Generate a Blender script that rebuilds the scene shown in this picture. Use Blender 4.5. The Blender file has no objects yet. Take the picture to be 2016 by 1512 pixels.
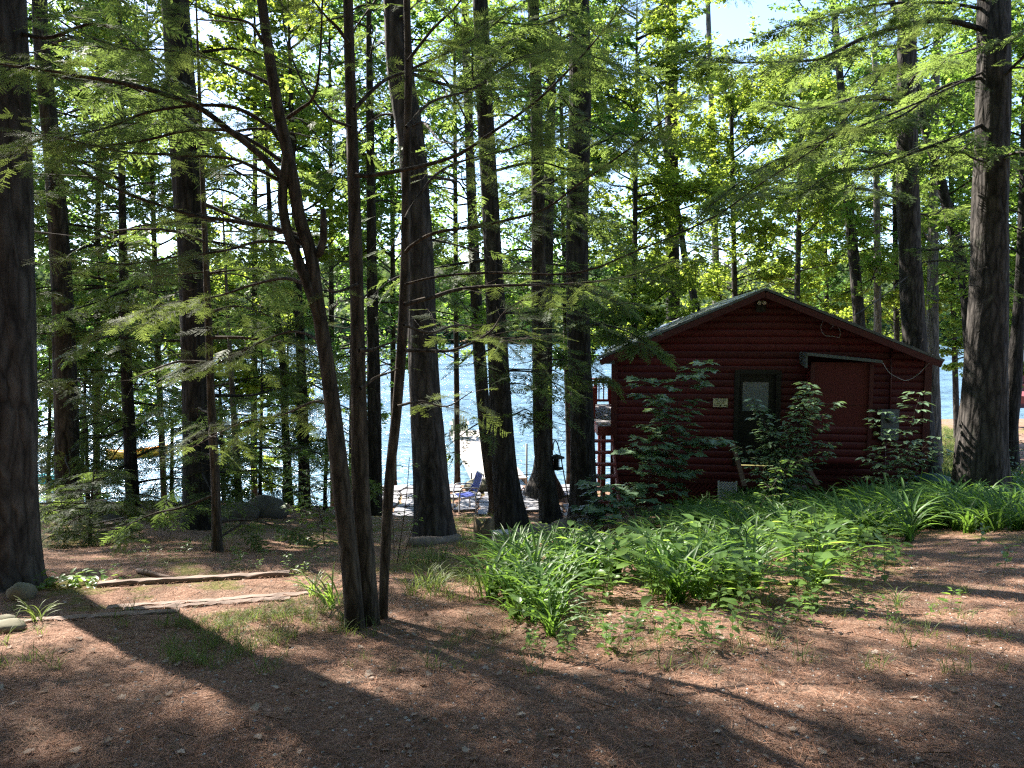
import bpy, math, random
import numpy as np
from mathutils import Vector
R_ = math.radians
rng = np.random.default_rng(11)
random.seed(5)
SC = bpy.context.scene
COL = SC.collection

# ------------------------------------------------------------------ camera, sky, sun, exposure
CAMZ, F, PITCH = 1.6, 1500.0, math.atan((756 - 640) / 1500.0)
cam_d = bpy.data.cameras.new("camera")
cam = bpy.data.objects.new("camera", cam_d)
COL.objects.link(cam)
cam_d.sensor_width = 36.0
cam_d.lens = 36.0 * F / 2016.0
cam_d.clip_start, cam_d.clip_end = 0.05, 2000.0
cam.location = (0, 0, CAMZ)
cam.rotation_euler = (math.pi / 2 - PITCH, 0, 0)
SC.camera = cam
SUN_AZ, SUN_EL = R_(-46), R_(43)          # azimuth from +Y, negative = to the left
SDIR = np.array([math.sin(SUN_AZ) * math.cos(SUN_EL), math.cos(SUN_AZ) * math.cos(SUN_EL), math.sin(SUN_EL)])
w = bpy.data.worlds.new("World")
SC.world = w
w.use_nodes = True
wn, wl = w.node_tree.nodes, w.node_tree.links
bg = wn["Background"]
sky = wn.new("ShaderNodeTexSky")
sky.sky_type = 'NISHITA'
sky.sun_disc = False
sky.sun_elevation = SUN_EL
sky.sun_rotation = SUN_AZ
sky.air_density, sky.dust_density, sky.ozone_density = 0.75, 0.6, 2.2
wl.new(sky.outputs[0], bg.inputs[0])
bg.inputs[1].default_value = 0.11
sd = bpy.data.lights.new("sun", 'SUN')
sd.energy, sd.angle, sd.color = 5.0, R_(0.53), (1.0, 0.93, 0.83)
so = bpy.data.objects.new("sun", sd)
COL.objects.link(so)
so.location = (-20, 20, 30)
so.rotation_euler = Vector(SDIR).to_track_quat('Z', 'Y').to_euler()
SC.view_settings.view_transform = 'Standard'
SC.view_settings.look = 'None'
SC.view_settings.exposure = 2.3
SC.view_settings.gamma = 1.0
SC.cycles.max_bounces = 7
SC.cycles.diffuse_bounces = 4
SC.cycles.glossy_bounces = 3
SC.cycles.transmission_bounces = 5
SC.cycles.use_denoising = False
SC.cycles.filter_width = 1.3
SC.cycles.use_adaptive_sampling = False
SC.cycles.sample_clamp_indirect = 2.5
SC.cycles.caustics_reflective = False
SC.cycles.caustics_refractive = False

# ------------------------------------------------------------------ pixel <-> world
_f = np.array([0, math.cos(PITCH), -math.sin(PITCH)])
_u = np.array([0, math.sin(PITCH), math.cos(PITCH)])
def ray(px, py):
    return _f + np.array([1.0, 0, 0]) * (px - 1008) / F + _u * (756 - py) / F
def P(px, py, d):
    """Point seen at photograph pixel (px, py) at forward distance d."""
    r = ray(px, py)
    return np.array([0, 0, CAMZ]) + r * (d / r[1])
def proj(p):
    q = np.asarray(p, float) - np.array([0, 0, CAMZ])
    z = q @ _f
    z = np.where(np.abs(z) < 1e-3, 1e-3, z)
    return 1008 + F * q[..., 0] / z, 756 - F * (q @ _u) / z, z

# ------------------------------------------------------------------ noise and terrain
_tab = np.random.default_rng(3).random((256, 256))
def vnoise(x, y):
    x, y = np.asarray(x, float), np.asarray(y, float)
    xi, yi = np.floor(x).astype(int), np.floor(y).astype(int)
    fx, fy = x - xi, y - yi
    fx, fy = fx * fx * (3 - 2 * fx), fy * fy * (3 - 2 * fy)
    a, b = _tab[xi & 255, yi & 255], _tab[(xi + 1) & 255, yi & 255]
    c, d = _tab[xi & 255, (yi + 1) & 255], _tab[(xi + 1) & 255, (yi + 1) & 255]
    return (a * (1 - fx) + b * fx) * (1 - fy) + (c * (1 - fx) + d * fx) * fy
def fbm(x, y, o=3):
    s = 0; a = 0.5
    for k in range(o):
        s = s + a * (vnoise(x * 2 ** k + 17 * k, y * 2 ** k - 9 * k) - 0.5)
        a *= 0.5
    return s
def sstep(a, b, x):
    t = np.clip((np.asarray(x, float) - a) / (b - a), 0, 1)
    return t * t * (3 - 2 * t)
FARD = [190, 205, 225, 300, 520]; FARR = [-7, -4.8, 0, 17, 26]
PC = ([-12, 3, 4.4, 6, 8, 10, 12, 14, 15.5, 17, 20.8, 22, 23.5, 26, 40] + FARD, [-1.5, -1.62, -1.80, -2.04, -2.45, -2.87, -3.3, -3.6, -3.95, -4.42, -4.42, -4.7, -5.3, -6.2, -7] + FARR)
PR = ([-12, 3, 4.4, 6, 8, 10, 12, 14, 16, 20, 30, 39, 42, 46, 60] + FARD, [-1.5, -1.6, -1.75, -1.95, -2.25, -2.65, -3.1, -3.5, -3.8, -4.1, -4.5, -4.8, -5.3, -6.2, -7] + FARR)
PL = ([-12, 3, 4.4, 6, 8, 10, 12, 14, 16, 17.5, 19, 21, 24, 40] + FARD, [-1.5, -1.62, -1.80, -2.08, -2.45, -2.85, -3.2, -3.5, -3.75, -4.15, -4.7, -5.3, -6.2, -7] + FARR)
STEPS = [4.62, 5.05, 5.45, 6.3]            # q of each path edging timber
def pathq(x, d): return d - 0.20 * (x + 2.5)
def Hr(x, d):
    """Ground height relative to the camera."""
    x, d = np.asarray(x, float), np.asarray(d, float)
    c, r, l = np.interp(d, *PC), np.interp(d, *PR), np.interp(d, *PL)
    wl_, wr_ = sstep(-2.5, -5.5, x), sstep(2.2, 7.5, x)
    h = c * (1 - wl_) * (1 - wr_) + l * wl_ + r * wr_
    q = pathq(x, d)
    hp = -1.80 + 0 * q
    for s, dz in zip(STEPS, (0.11, 0.10, 0.08, 0.10)):
        hp = hp - dz * sstep(s - 0.03, s + 0.03, q)
    m = sstep(-0.9, -1.7, x) * sstep(-9.5, -7.5, x) * sstep(4.2, 4.6, q) * sstep(7.4, 6.5, q)
    h = h * (1 - m) + (hp - 0.03 * (q - 4.6)) * m
    n = fbm(x * 0.9, d * 0.9, 3) * 0.14 + fbm(x * 4, d * 4, 2) * 0.035
    flat = sstep(16.6, 17.2, d) * sstep(21.2, 20.6, d) * sstep(-4.2, -3.4, x) * sstep(2.4, 1.6, x)
    h = h + n * (1 - 0.8 * m) * (1 - flat)
    far = sstep(190, 230, d)
    return h + far * fbm(x * 0.012, d * 0.02, 3) * 16
def Hz(x, d): return Hr(x, d) + CAMZ
_T = np.concatenate([np.arange(1.5, 30, 0.02), np.arange(30, 120, 0.25)])
def G(px, py):
    """Where the pixel's ray meets the ground."""
    r = ray(px, py); lo, hi = None, None
    x, d, z = r[0] * _T, r[1] * _T, CAMZ + r[2] * _T
    m = np.abs(z - np.interp(d, PC[0], PC[1]) - CAMZ) < 1.6
    k0 = np.argmax(m) if m.any() else 0
    below = z[k0:] <= Hz(x[k0:], d[k0:]); k = k0 + (int(np.argmax(below)) if below.any() else len(below) - 1)
    p = np.array([0, 0, CAMZ]) + r * _T[k]; p[2] = float(Hz(p[0], p[1]))
    return p
WATER = -5.0 + CAMZ

# ------------------------------------------------------------------ mesh building
ORG = {}
class M:
    def __init__(s): s.v, s.f3, s.f4, s.r, s.n = [], [], [], [], 0
    def add(s, v, f, r=None):
        v = np.asarray(v, float).reshape(-1, 3); f = np.asarray(f, int)
        if len(v) == 0: return s
        (s.f3 if f.shape[1] == 3 else s.f4).append(f + s.n)
        s.v.append(v); s.n += len(v)
        s.r.append(np.full(len(v), 0.5) if r is None else np.broadcast_to(r, (len(v),)).astype(float))
        return s
    def build(s, name, mat, parent=None, smooth=True, loc=None):
        v = np.concatenate(s.v)
        o0 = np.array(ORG.get(parent.name, (0, 0, 0)) if parent else (loc if loc is not None else (0, 0, 0)), float)
        v = v - o0
        me = bpy.data.meshes.new(name)
        f3 = np.concatenate(s.f3) if s.f3 else np.zeros((0, 3), int)
        f4 = np.concatenate(s.f4) if s.f4 else np.zeros((0, 4), int)
        idx = np.concatenate([f3.ravel(), f4.ravel()]).astype(np.int32)
        tot = np.concatenate([np.full(len(f3), 3), np.full(len(f4), 4)]).astype(np.int32)
        st = np.concatenate([[0], np.cumsum(tot)[:-1]]).astype(np.int32)
        me.vertices.add(len(v)); me.vertices.foreach_set("co", v.astype(np.float32).ravel())
        me.loops.add(len(idx)); me.loops.foreach_set("vertex_index", idx)
        me.polygons.add(len(tot)); me.polygons.foreach_set("loop_start", st); me.polygons.foreach_set("loop_total", tot)
        me.polygons.foreach_set("use_smooth", np.full(len(tot), bool(smooth)))
        a = me.attributes.new("rnd", 'FLOAT', 'POINT')
        a.data.foreach_set("value", np.concatenate(s.r).astype(np.float32))
        me.update(calc_edges=True)
        me.materials.append(mat)
        o = bpy.data.objects.new(name, me); COL.objects.link(o)
        if parent: o.parent = parent
        else: o.location = o0
        ORG[o.name] = o0
        return o
    def join(s, o):
        s.f3 += [f + s.n for f in o.f3]; s.f4 += [f + s.n for f in o.f4]; s.v += o.v; s.r += o.r; s.n += o.n
        return s
    # shapes
    def box(s, c, size, ax=None, r=None):
        c = np.asarray(c, float); h = np.asarray(size, float) / 2
        A = np.eye(3) if ax is None else np.asarray(ax, float)
        k = np.array([[-1, -1, -1], [1, -1, -1], [1, 1, -1], [-1, 1, -1], [-1, -1, 1], [1, -1, 1], [1, 1, 1], [-1, 1, 1]]) * h
        f = [[0, 3, 2, 1], [4, 5, 6, 7], [0, 1, 5, 4], [1, 2, 6, 5], [2, 3, 7, 6], [3, 0, 4, 7]]
        return s.add(c + k @ A, f, r)
    def beam(s, a, b, wdt, hgt, up=(0, 0, 1), r=None):
        a, b = np.asarray(a, float), np.asarray(b, float)
        x = b - a; L = np.linalg.norm(x); x = x / L
        y = np.cross(up, x); y = y / np.linalg.norm(y); z = np.cross(x, y)
        return s.box((a + b) / 2, (L, wdt, hgt), np.array([x, y, z]), r)
    def tube(s, path, rad, sides=8, r=None, rough=0.0, cap=True, seed=0):
        path = np.asarray(path, float); k = len(path)
        rad = np.broadcast_to(np.asarray(rad, float), (k,))
        t = np.gradient(path, axis=0); t /= np.linalg.norm(t, axis=1)[:, None] + 1e-9
        ref = np.array([1.0, 0, 0]) if abs(t[0, 0]) < 0.8 else np.array([0, 1.0, 0])
        n = np.zeros_like(path); v = ref
        for i in range(k):
            v = v - t[i] * (v @ t[i]); v = v / (np.linalg.norm(v) + 1e-9); n[i] = v
        b = np.cross(t, n)
        an = np.arange(sides) / sides * 2 * np.pi
        rr = rad[:, None] * np.ones((1, sides))
        if rough:
            cum = np.concatenate([[0], np.cumsum(np.linalg.norm(np.diff(path, axis=0), axis=1))])
            rr = rr * (1 + rough * 2 * fbm(np.cos(an)[None] * 3.1 + seed * 3.3 + 40, np.sin(an)[None] * 3.1 + cum[:, None] * 1.3 + 40 + seed, 3))
        vv = path[:, None] + rr[:, :, None] * (np.cos(an)[None, :, None] * n[:, None] + np.sin(an)[None, :, None] * b[:, None])
        vv = vv.reshape(-1, 3)
        i, j = np.meshgrid(np.arange(k - 1), np.arange(sides), indexing='ij'); j2 = (j + 1) % sides
        f = np.stack([i * sides + j, i * sides + j2, (i + 1) * sides + j2, (i + 1) * sides + j], -1).reshape(-1, 4)
        if cap:
            c0, c1 = len(vv), len(vv) + 1
            vv = np.concatenate([vv, path[:1], path[-1:]])
            jj = np.arange(sides); j2 = (jj + 1) % sides
            s.add(vv, f, r)
            base = s.n - len(vv)
            s.f3.append(np.stack([np.full(sides, c0), j2, jj], -1) + base)
            s.f3.append(np.stack([np.full(sides, c1), (k - 1) * sides + jj, (k - 1) * sides + j2], -1) + base)
            return s
        return s.add(vv, f, r)
    def twigs(s, p0, p1, r0, r1):
        p0, p1 = np.asarray(p0, float), np.asarray(p1, float); n = len(p0)
        if n == 0: return s
        x = p1 - p0; x /= np.linalg.norm(x, axis=1)[:, None] + 1e-9
        ref = np.where(np.abs(x[:, 2:3]) < 0.9, np.array([[0, 0, 1.0]]), np.array([[1.0, 0, 0]]))
        a = np.cross(x, ref); a /= np.linalg.norm(a, axis=1)[:, None]; b = np.cross(x, a)
        r0, r1 = np.broadcast_to(r0, (n,))[:, None], np.broadcast_to(r1, (n,))[:, None]
        vs = []
        for p, r in ((p0, r0), (p1, r1)):
            for k in range(3):
                an = k * 2.0944
                vs.append(p + r * (math.cos(an) * a + math.sin(an) * b))
        v = np.stack(vs, 1).reshape(-1, 3)
        q = np.array([[0, 1, 4, 3], [1, 2, 5, 4], [2, 0, 3, 5]])
        return s.add(v, (np.arange(n)[:, None, None] * 6 + q).reshape(-1, 4))
    def inst(s, tv, tf, mats, locs, scale, r=None):
        n = len(locs)
        if n == 0: return s
        sc_ = np.broadcast_to(scale, (n,))
        v = np.einsum('mk,nkj->nmj', tv, mats) * sc_[:, None, None] + locs[:, None]
        tf = np.asarray(tf)
        f = (np.arange(n)[:, None, None] * len(tv) + tf).reshape(-1, tf.shape[1])
        rr = rng.random(n) if r is None else np.broadcast_to(r, (n,))
        return s.add(v.reshape(-1, 3), f, np.repeat(rr, len(tv)))
    def lathe(s, c, prof, sides=16, r=None):
        pr = np.asarray(prof, float); an = np.arange(sides) / sides * 2 * np.pi
        v = np.stack([c[0] + pr[:, 0:1] * np.cos(an), c[1] + pr[:, 0:1] * np.sin(an), c[2] + pr[:, 1:2] + 0 * an], -1).reshape(-1, 3)
        k = len(pr); i, j = np.meshgrid(np.arange(k - 1), np.arange(sides), indexing='ij'); j2 = (j + 1) % sides
        return s.add(v, np.stack([i * sides + j, i * sides + j2, (i + 1) * sides + j2, (i + 1) * sides + j], -1).reshape(-1, 4), r)

def frames(d, tilt=0.4, upv=(0, 0, 1)):
    """Rows x (along d), y, z (near up, randomly tilted)."""
    d = np.asarray(d, float); n = len(d)
    x = d / (np.linalg.norm(d, axis=1)[:, None] + 1e-9)
    up = np.array(upv, float)[None] + rng.normal(0, tilt, (n, 3))
    y = np.cross(up, x); y /= np.linalg.norm(y, axis=1)[:, None] + 1e-9
    z = np.cross(x, y)
    return np.stack([x, y, z], 1)
def unit(v): return v / (np.linalg.norm(v, axis=-1, keepdims=True) + 1e-9)
def crom(pts, k=6):
    """Catmull-Rom resample."""
    p = np.asarray(pts, float); p = np.concatenate([2 * p[:1] - p[1:2], p, 2 * p[-1:] - p[-2:-1]])
    out = []
    for i in range(1, len(p) - 2):
        t = np.linspace(0, 1, k, endpoint=False)[:, None]
        a, b, c, d = p[i - 1], p[i], p[i + 1], p[i + 2]
        out.append(0.5 * (2 * b + (c - a) * t + (2 * a - 5 * b + 4 * c - d) * t ** 2 + (3 * b - a - 3 * c + d) * t ** 3))
    return np.concatenate(out + [p[-2:-1]])

# ------------------------------------------------------------------ tagging
def tag(o, label=None, cat=None, group=None, kind=None):
    if label: o["label"] = label
    if cat: o["category"] = cat
    if group: o["group"] = group
    if kind: o["kind"] = kind
    return o
def thing(name, label, cat, loc, group=None):
    o = bpy.data.objects.new(name, None); COL.objects.link(o)
    o.location = tuple(float(a) for a in loc); o.empty_display_size = 0.3
    ORG[o.name] = np.array(loc, float)
    return tag(o, label, cat, group)
def copy_tree(o, parent=None):
    c = o.copy(); COL.objects.link(c)
    if parent: c.parent = parent
    for ch in list(o.children): copy_tree(ch, c)
    return c

# ------------------------------------------------------------------ materials
class N:
    def __init__(s, name):
        s.m = bpy.data.materials.new(name); s.m.use_nodes = True
        s.t = s.m.node_tree; s.n, s.l = s.t.nodes, s.t.links
        s.b = s.n["Principled BSDF"]; s.out = s.n["Material Output"]
    def node(s, kind, **k):
        x = s.n.new("ShaderNode" + kind)
        for a, b in k.items():
            setattr(x, a, b)
        return x
    def co(s, scale=(1, 1, 1), kind="Object"):
        t = s.node("TexCoord"); mp = s.node("Mapping"); mp.inputs["Scale"].default_value = scale
        s.l.new(t.outputs[kind], mp.inputs[0]); return mp.outputs[0]
    def noise(s, co, scale, det=5, rough=0.6, dist=0.0):
        x = s.node("TexNoise"); x.inputs["Scale"].default_value = scale; x.inputs["Detail"].default_value = det
        x.inputs["Roughness"].default_value = rough; x.inputs["Distortion"].default_value = dist
        s.l.new(co, x.inputs["Vector"]); return x.outputs["Fac"]
    def ramp(s, fac, stops):
        x = s.node("ValToRGB"); e = x.color_ramp.elements
        while len(e) < len(stops): e.new(0.5)
        for el, (p, c) in zip(e, stops):
            el.position = p; el.color = (*c, 1) if len(c) == 3 else c
        s.l.new(fac, x.inputs[0]); return x.outputs[0]
    def mix(s, fac, a, b, mode='MIX'):
        x = s.node("Mix", data_type='RGBA', blend_type=mode)
        for sock, v in ((x.inputs[0], fac), (x.inputs[6], a), (x.inputs[7], b)):
            if hasattr(v, "is_output"): s.l.new(v, sock)
            elif isinstance(v, (int, float)): sock.default_value = v
            else: sock.default_value = (*v, 1)
        return x.outputs[2]
    def bump(s, h, strength, dist, nrm=None):
        x = s.node("Bump"); x.inputs["Strength"].default_value = strength; x.inputs["Distance"].default_value = dist
        s.l.new(h, x.inputs["Height"])
        if nrm is not None: s.l.new(nrm, x.inputs["Normal"])
        return x.outputs[0]
    def attr(s):
        x = s.node("Attribute"); x.attribute_name = "rnd"; return x.outputs["Fac"]
    def set(s, col=None, rough=None, spec=None, metal=None, nrm=None):
        if col is not None:
            if hasattr(col, "is_output"): s.l.new(col, s.b.inputs["Base Color"])
            else: s.b.inputs["Base Color"].default_value = (*col, 1)
        if rough is not None:
            if hasattr(rough, "is_output"): s.l.new(rough, s.b.inputs["Roughness"])
            else: s.b.inputs["Roughness"].default_value = rough
        if spec is not None: s.b.inputs["Specular IOR Level"].default_value = spec
        if metal is not None: s.b.inputs["Metallic"].default_value = metal
        if nrm is not None: s.l.new(nrm, s.b.inputs["Normal"])
        return s.m

def leaf_mat(name, lo, hi, tr, fac=0.45, rough=0.5, spec=0.22):
    k = N(name); a = k.attr()
    c = k.ramp(a, [(0.0, lo), (0.65, tuple((x + y) / 2 for x, y in zip(lo, hi))), (1.0, hi)])
    k.set(c, rough, spec)
    t = k.node("BsdfTranslucent")
    tc = k.ramp(a, [(0.0, tuple(x * 0.65 for x in tr)), (1.0, tr)]); k.l.new(tc, t.inputs[0])
    mx = k.node("MixShader"); mx.inputs[0].default_value = fac
    k.l.new(k.b.outputs[0], mx.inputs[1]); k.l.new(t.outputs[0], mx.inputs[2]); k.l.new(mx.outputs[0], k.out.inputs[0])
    return k.m
def bark_mat(name, dark, light, lich, sx=9.0, sz=1.6, depth=0.02, lf=0.62):
    k = N(name)
    co = k.co((sx, sx, sz)); wob = k.noise(k.co((3, 3, 3)), 1.0, 3)
    n1 = k.noise(co, 1.0, 7, 0.62, 0.6)
    vo = k.node("TexVoronoi", feature='DISTANCE_TO_EDGE'); vo.inputs["Scale"].default_value = 1.0
    mm = k.node("VectorMath", operation='ADD'); k.l.new(k.co((sx * 1.1, sx * 1.1, sz * 0.9)), mm.inputs[0]); k.l.new(wob, mm.inputs[1])
    k.l.new(mm.outputs[0], vo.inputs["Vector"])
    ma = k.node("Math", operation='MULTIPLY_ADD'); k.l.new(vo.outputs["Distance"], ma.inputs[0]); ma.inputs[1].default_value = 1.2; k.l.new(n1, ma.inputs[2])
    h = ma.outputs[0]
    c = k.ramp(h, [(0.40, dark), (0.66, tuple((a + b) / 2 for a, b in zip(dark, light))), (0.95, light)])
    lm = k.ramp(k.noise(k.co((2.2, 2.2, 1.3)), 1.0, 6, 0.7), [(lf, (0, 0, 0)), (lf + 0.1, (1, 1, 1))])
    c = k.mix(lm, c, lich)
    fine = k.noise(k.co((60, 60, 25)), 1.0, 4)
    c = k.mix(0.35, c, k.ramp(fine, [(0.3, (0.25, 0.25, 0.25)), (0.7, (1, 1, 1))]), 'MULTIPLY')
    return k.set(c, 0.9, 0.15, nrm=k.bump(fine, 0.4, 0.004, k.bump(h, 1.0, depth)))
def simple(name, col, rough=0.6, spec=0.4, metal=0.0, var=0.25, scale=8, bump=0.0, stretch=(1, 1, 1)):
    k = N(name); n = k.noise(k.co(tuple(scale * a for a in stretch)), 1.0, 5)
    c = k.ramp(n, [(0.25, tuple(a * (1 - var) for a in col)), (0.75, tuple(min(1, a * (1 + var)) for a in col))])
    return k.set(c, rough, spec, metal, nrm=k.bump(n, 0.6, bump) if bump else None)

MT = {}
MT['bark'] = bark_mat('bark_grey_brown', (0.017, 0.015, 0.014), (0.088, 0.078, 0.071), (0.13, 0.135, 0.105), 10, 2.6, 0.024)
MT['bark_dark'] = bark_mat('bark_dark', (0.012, 0.011, 0.010), (0.060, 0.054, 0.050), (0.10, 0.10, 0.085), 11, 2.6, 0.022)
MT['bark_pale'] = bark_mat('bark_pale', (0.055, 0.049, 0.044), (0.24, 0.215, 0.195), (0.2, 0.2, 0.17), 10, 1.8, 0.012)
MT['bark_red'] = bark_mat('bark_brown', (0.027, 0.022, 0.018), (0.125, 0.100, 0.080), (0.13, 0.125, 0.10), 22, 5.0, 0.008, 0.66)
MT['twig'] = simple('twig_bark', (0.06, 0.045, 0.036), 0.85, 0.2, var=0.4)
MT['hem'] = leaf_mat('hemlock_needles', (0.032, 0.050, 0.026), (0.088, 0.115, 0.055), (0.30, 0.39, 0.085), 0.42, 0.6, 0.12)
MT['hemfar'] = leaf_mat('hemlock_needles_far', (0.030, 0.048, 0.026), (0.080, 0.115, 0.048), (0.29, 0.41, 0.085), 0.45, 0.6, 0.12)
MT['maple'] = leaf_mat('maple_leaves', (0.045, 0.085, 0.02), (0.10, 0.16, 0.03), (0.33, 0.53, 0.075), 0.55)
MT['mapled'] = leaf_mat('maple_leaves_deep_green', (0.035, 0.075, 0.022), (0.075, 0.135, 0.035), (0.22, 0.41, 0.07), 0.5)
MT['mapley'] = leaf_mat('maple_leaves_yellowish', (0.055, 0.095, 0.02), (0.13, 0.18, 0.03), (0.48, 0.62, 0.075), 0.55)
MT['sap'] = leaf_mat('sapling_leaves', (0.11, 0.185, 0.11), (0.17, 0.26, 0.15), (0.24, 0.38, 0.12), 0.28, 0.30, 0.9)
MT['lily'] = leaf_mat('daylily_blades', (0.035, 0.085, 0.02), (0.075, 0.16, 0.03), (0.26, 0.46, 0.06), 0.40, 0.48, 0.3)
MT['broad'] = leaf_mat('broad_leaves', (0.065, 0.13, 0.03), (0.12, 0.21, 0.045), (0.36, 0.54, 0.08), 0.45, 0.4, 0.45)
MT['grass'] = leaf_mat('grass_blades', (0.06, 0.10, 0.025), (0.14, 0.18, 0.05), (0.22, 0.30, 0.06), 0.4)
MT['far'] = leaf_mat('far_tree_leaves', (0.05, 0.085, 0.035), (0.10, 0.15, 0.05), (0.14, 0.2, 0.06), 0.35, 0.6, 0.2)

def ground_mat():
    k = N("forest_floor")
    co = k.co((1, 1, 1))
    big = k.noise(co, 0.55, 4, 0.6); mid = k.noise(co, 3.2, 6, 0.65); fine = k.noise(co, 45.0, 6, 0.75, 1.5)
    vo = k.node("TexVoronoi", feature='F1'); vo.inputs["Scale"].default_value = 70.0; k.l.new(co, vo.inputs["Vector"])
    needle = k.ramp(fine, [(0.30, (0.085, 0.044, 0.028)), (0.5, (0.275, 0.162, 0.112)), (0.72, (0.56, 0.40, 0.31))])
    soil = k.ramp(fine, [(0.3, (0.075, 0.048, 0.034)), (0.7, (0.34, 0.235, 0.175))])
    c = k.mix(k.ramp(mid, [(0.42, (0, 0, 0)), (0.62, (1, 1, 1))]), needle, soil)
    moss = k.ramp(fine, [(0.3, (0.06, 0.07, 0.016)), (0.7, (0.23, 0.22, 0.06))])
    mm = k.node("Math", operation='ADD'); k.l.new(big, mm.inputs[0]); k.l.new(mid, mm.inputs[1])
    # moss grows on the strip beside the path and under the big trunks, none on the trodden foreground
    sp = k.node("SeparateXYZ"); k.l.new(co, sp.inputs[0])
    my = k.node("MapRange"); my.inputs[1].default_value = 3.6; my.inputs[2].default_value = 6.5
    my.inputs[3].default_value = -0.16; my.inputs[4].default_value = 0.02; k.l.new(sp.outputs[1], my.inputs[0])
    m3 = k.node("Math", operation='ADD'); k.l.new(mm.outputs[0], m3.inputs[0]); k.l.new(my.outputs[0], m3.inputs[1])
    m4 = k.node("Math", operation='MULTIPLY'); k.l.new(m3.outputs[0], m4.inputs[0]); m4.inputs[1].default_value = 0.5
    c = k.mix(k.ramp(m4.outputs[0], [(0.53, (0, 0, 0)), (0.58, (0.85, 0.85, 0.85))]), c, moss)
    grit = k.ramp(vo.outputs["Distance"], [(0.0, (1.25, 1.2, 1.15)), (0.35, (1, 1, 1)), (0.8, (0.62, 0.6, 0.6))])
    c = k.mix(0.7, c, grit, 'MULTIPLY')
    h = k.node("Math", operation='ADD'); k.l.new(fine, h.inputs[0]); k.l.new(mid, h.inputs[1])
    return k.set(c, 0.95, 0.12, nrm=k.bump(h.outputs[0], 0.9, 0.03))
MT['ground'] = ground_mat()
def water_mat():
    k = N("lake_water")
    a = k.noise(k.co((0.55, 1.5, 1)), 1.0, 3, 0.55, 0.4); b = k.noise(k.co((2.4, 6.0, 1)), 1.0, 3, 0.6, 0.3)
    k.b.inputs["IOR"].default_value = 1.33
    wp = k.noise(k.co((0.035, 0.16, 1)), 1.0, 4, 0.6)
    return k.set((0.13, 0.22, 0.29), k.ramp(wp, [(0.35, (0.06,) * 3), (0.65, (0.24,) * 3)]), 0.5, nrm=k.bump(b, 1.0, 0.16, k.bump(a, 1.0, 0.55)))
MT['water'] = water_mat()
def log_wall_mat():
    k = N("red_log_siding")
    n = k.noise(k.co((2, 2, 18)), 1.0, 5, 0.6); st = k.noise(k.co((0.9, 0.9, 1.4)), 1.0, 4)
    c = k.ramp(n, [(0.25, (0.062, 0.008, 0.009)), (0.75, (0.115, 0.013, 0.014))])
    c = k.mix(k.ramp(st, [(0.55, (0, 0, 0)), (0.75, (0.6, 0.6, 0.6))]), c, (0.07, 0.016, 0.016))
    c = k.mix(1.0, c, k.ramp(k.attr(), [(0.0, (0.72, 0.72, 0.72)), (1.0, (1.18, 1.14, 1.12))]), 'MULTIPLY')
    return k.set(c, 0.55, 0.35, nrm=k.bump(n, 0.4, 0.004))
MT['redlog'] = log_wall_mat()
MT['redtrim'] = simple('dark_red_trim', (0.065, 0.010, 0.010), 0.5, 0.4)
MT['reddeck'] = simple('red_brown_deck_stain', (0.17, 0.035, 0.03), 0.6, 0.3)
MT['panel'] = simple('red_plywood_panel', (0.095, 0.013, 0.012), 0.55, 0.3, var=0.2, scale=4)
MT['roof'] = simple('grey_green_roofing', (0.085, 0.098, 0.097), 0.42, 0.5, var=0.35, scale=5, bump=0.006, stretch=(1, 0.35, 1))
MT['greenmetal'] = simple('grey_green_metal', (0.085, 0.105, 0.102), 0.45, 0.5, scale=3)
MT['black'] = simple('dark_painted_wood', (0.010, 0.009, 0.009), 0.5, 0.4)
MT['glass'] = simple('curtained_glass', (0.16, 0.19, 0.21), 0.12, 0.6, var=0.08, scale=2)
MT['greymetal'] = simple('grey_enclosure_metal', (0.12, 0.135, 0.145), 0.5, 0.5, var=0.15)
MT['palegrey'] = simple('weathered_planks', (0.36, 0.33, 0.30), 0.8, 0.2, scale=6, bump=0.003, stretch=(1, 6, 1))
MT['deckgrey'] = simple('grey_deck_boards', (0.20, 0.19, 0.20), 0.75, 0.25, scale=5, bump=0.003)
MT['white'] = simple('white_paint', (0.72, 0.71, 0.68), 0.5, 0.4, var=0.06)
MT['offwhite'] = simple('white_plastic_lattice', (0.55, 0.54, 0.52), 0.5, 0.4, var=0.12)
MT['timber'] = simple('weathered_timber', (0.19, 0.14, 0.115), 0.85, 0.2, var=0.4, scale=7, bump=0.008, stretch=(0.35, 1, 1))
MT['logwood'] = simple('rotting_log', (0.17, 0.135, 0.11), 0.9, 0.15, var=0.5, scale=9, bump=0.012)
MT['stump'] = simple('mossy_stump_wood', (0.12, 0.09, 0.055), 0.9, 0.15, var=0.6, scale=9, bump=0.02, stretch=(1, 1, 0.3))
MT['concrete'] = simple('concrete_block', (0.36, 0.35, 0.33), 0.9, 0.2, var=0.2, scale=12, bump=0.004)
MT['stone'] = simple('mossy_field_stone', (0.15, 0.14, 0.10), 0.9, 0.2, var=0.5, scale=6, bump=0.012)
MT['flag'] = simple('grey_flagstone', (0.19, 0.19, 0.205), 0.7, 0.3, var=0.25, scale=3, bump=0.006)
MT['wallstone'] = simple('dark_wall_stone', (0.10, 0.09, 0.08), 0.9, 0.2, var=0.5, scale=3, bump=0.02)
MT['yellow'] = simple('yellow_orange_hull', (0.75, 0.38, 0.03), 0.35, 0.5, var=0.12, scale=2)
MT['turq'] = simple('turquoise_hull', (0.10, 0.48, 0.52), 0.4, 0.5, var=0.1, scale=2)
MT['blue'] = simple('blue_sling_fabric', (0.018, 0.035, 0.22), 0.7, 0.2, var=0.12, scale=30)
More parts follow.
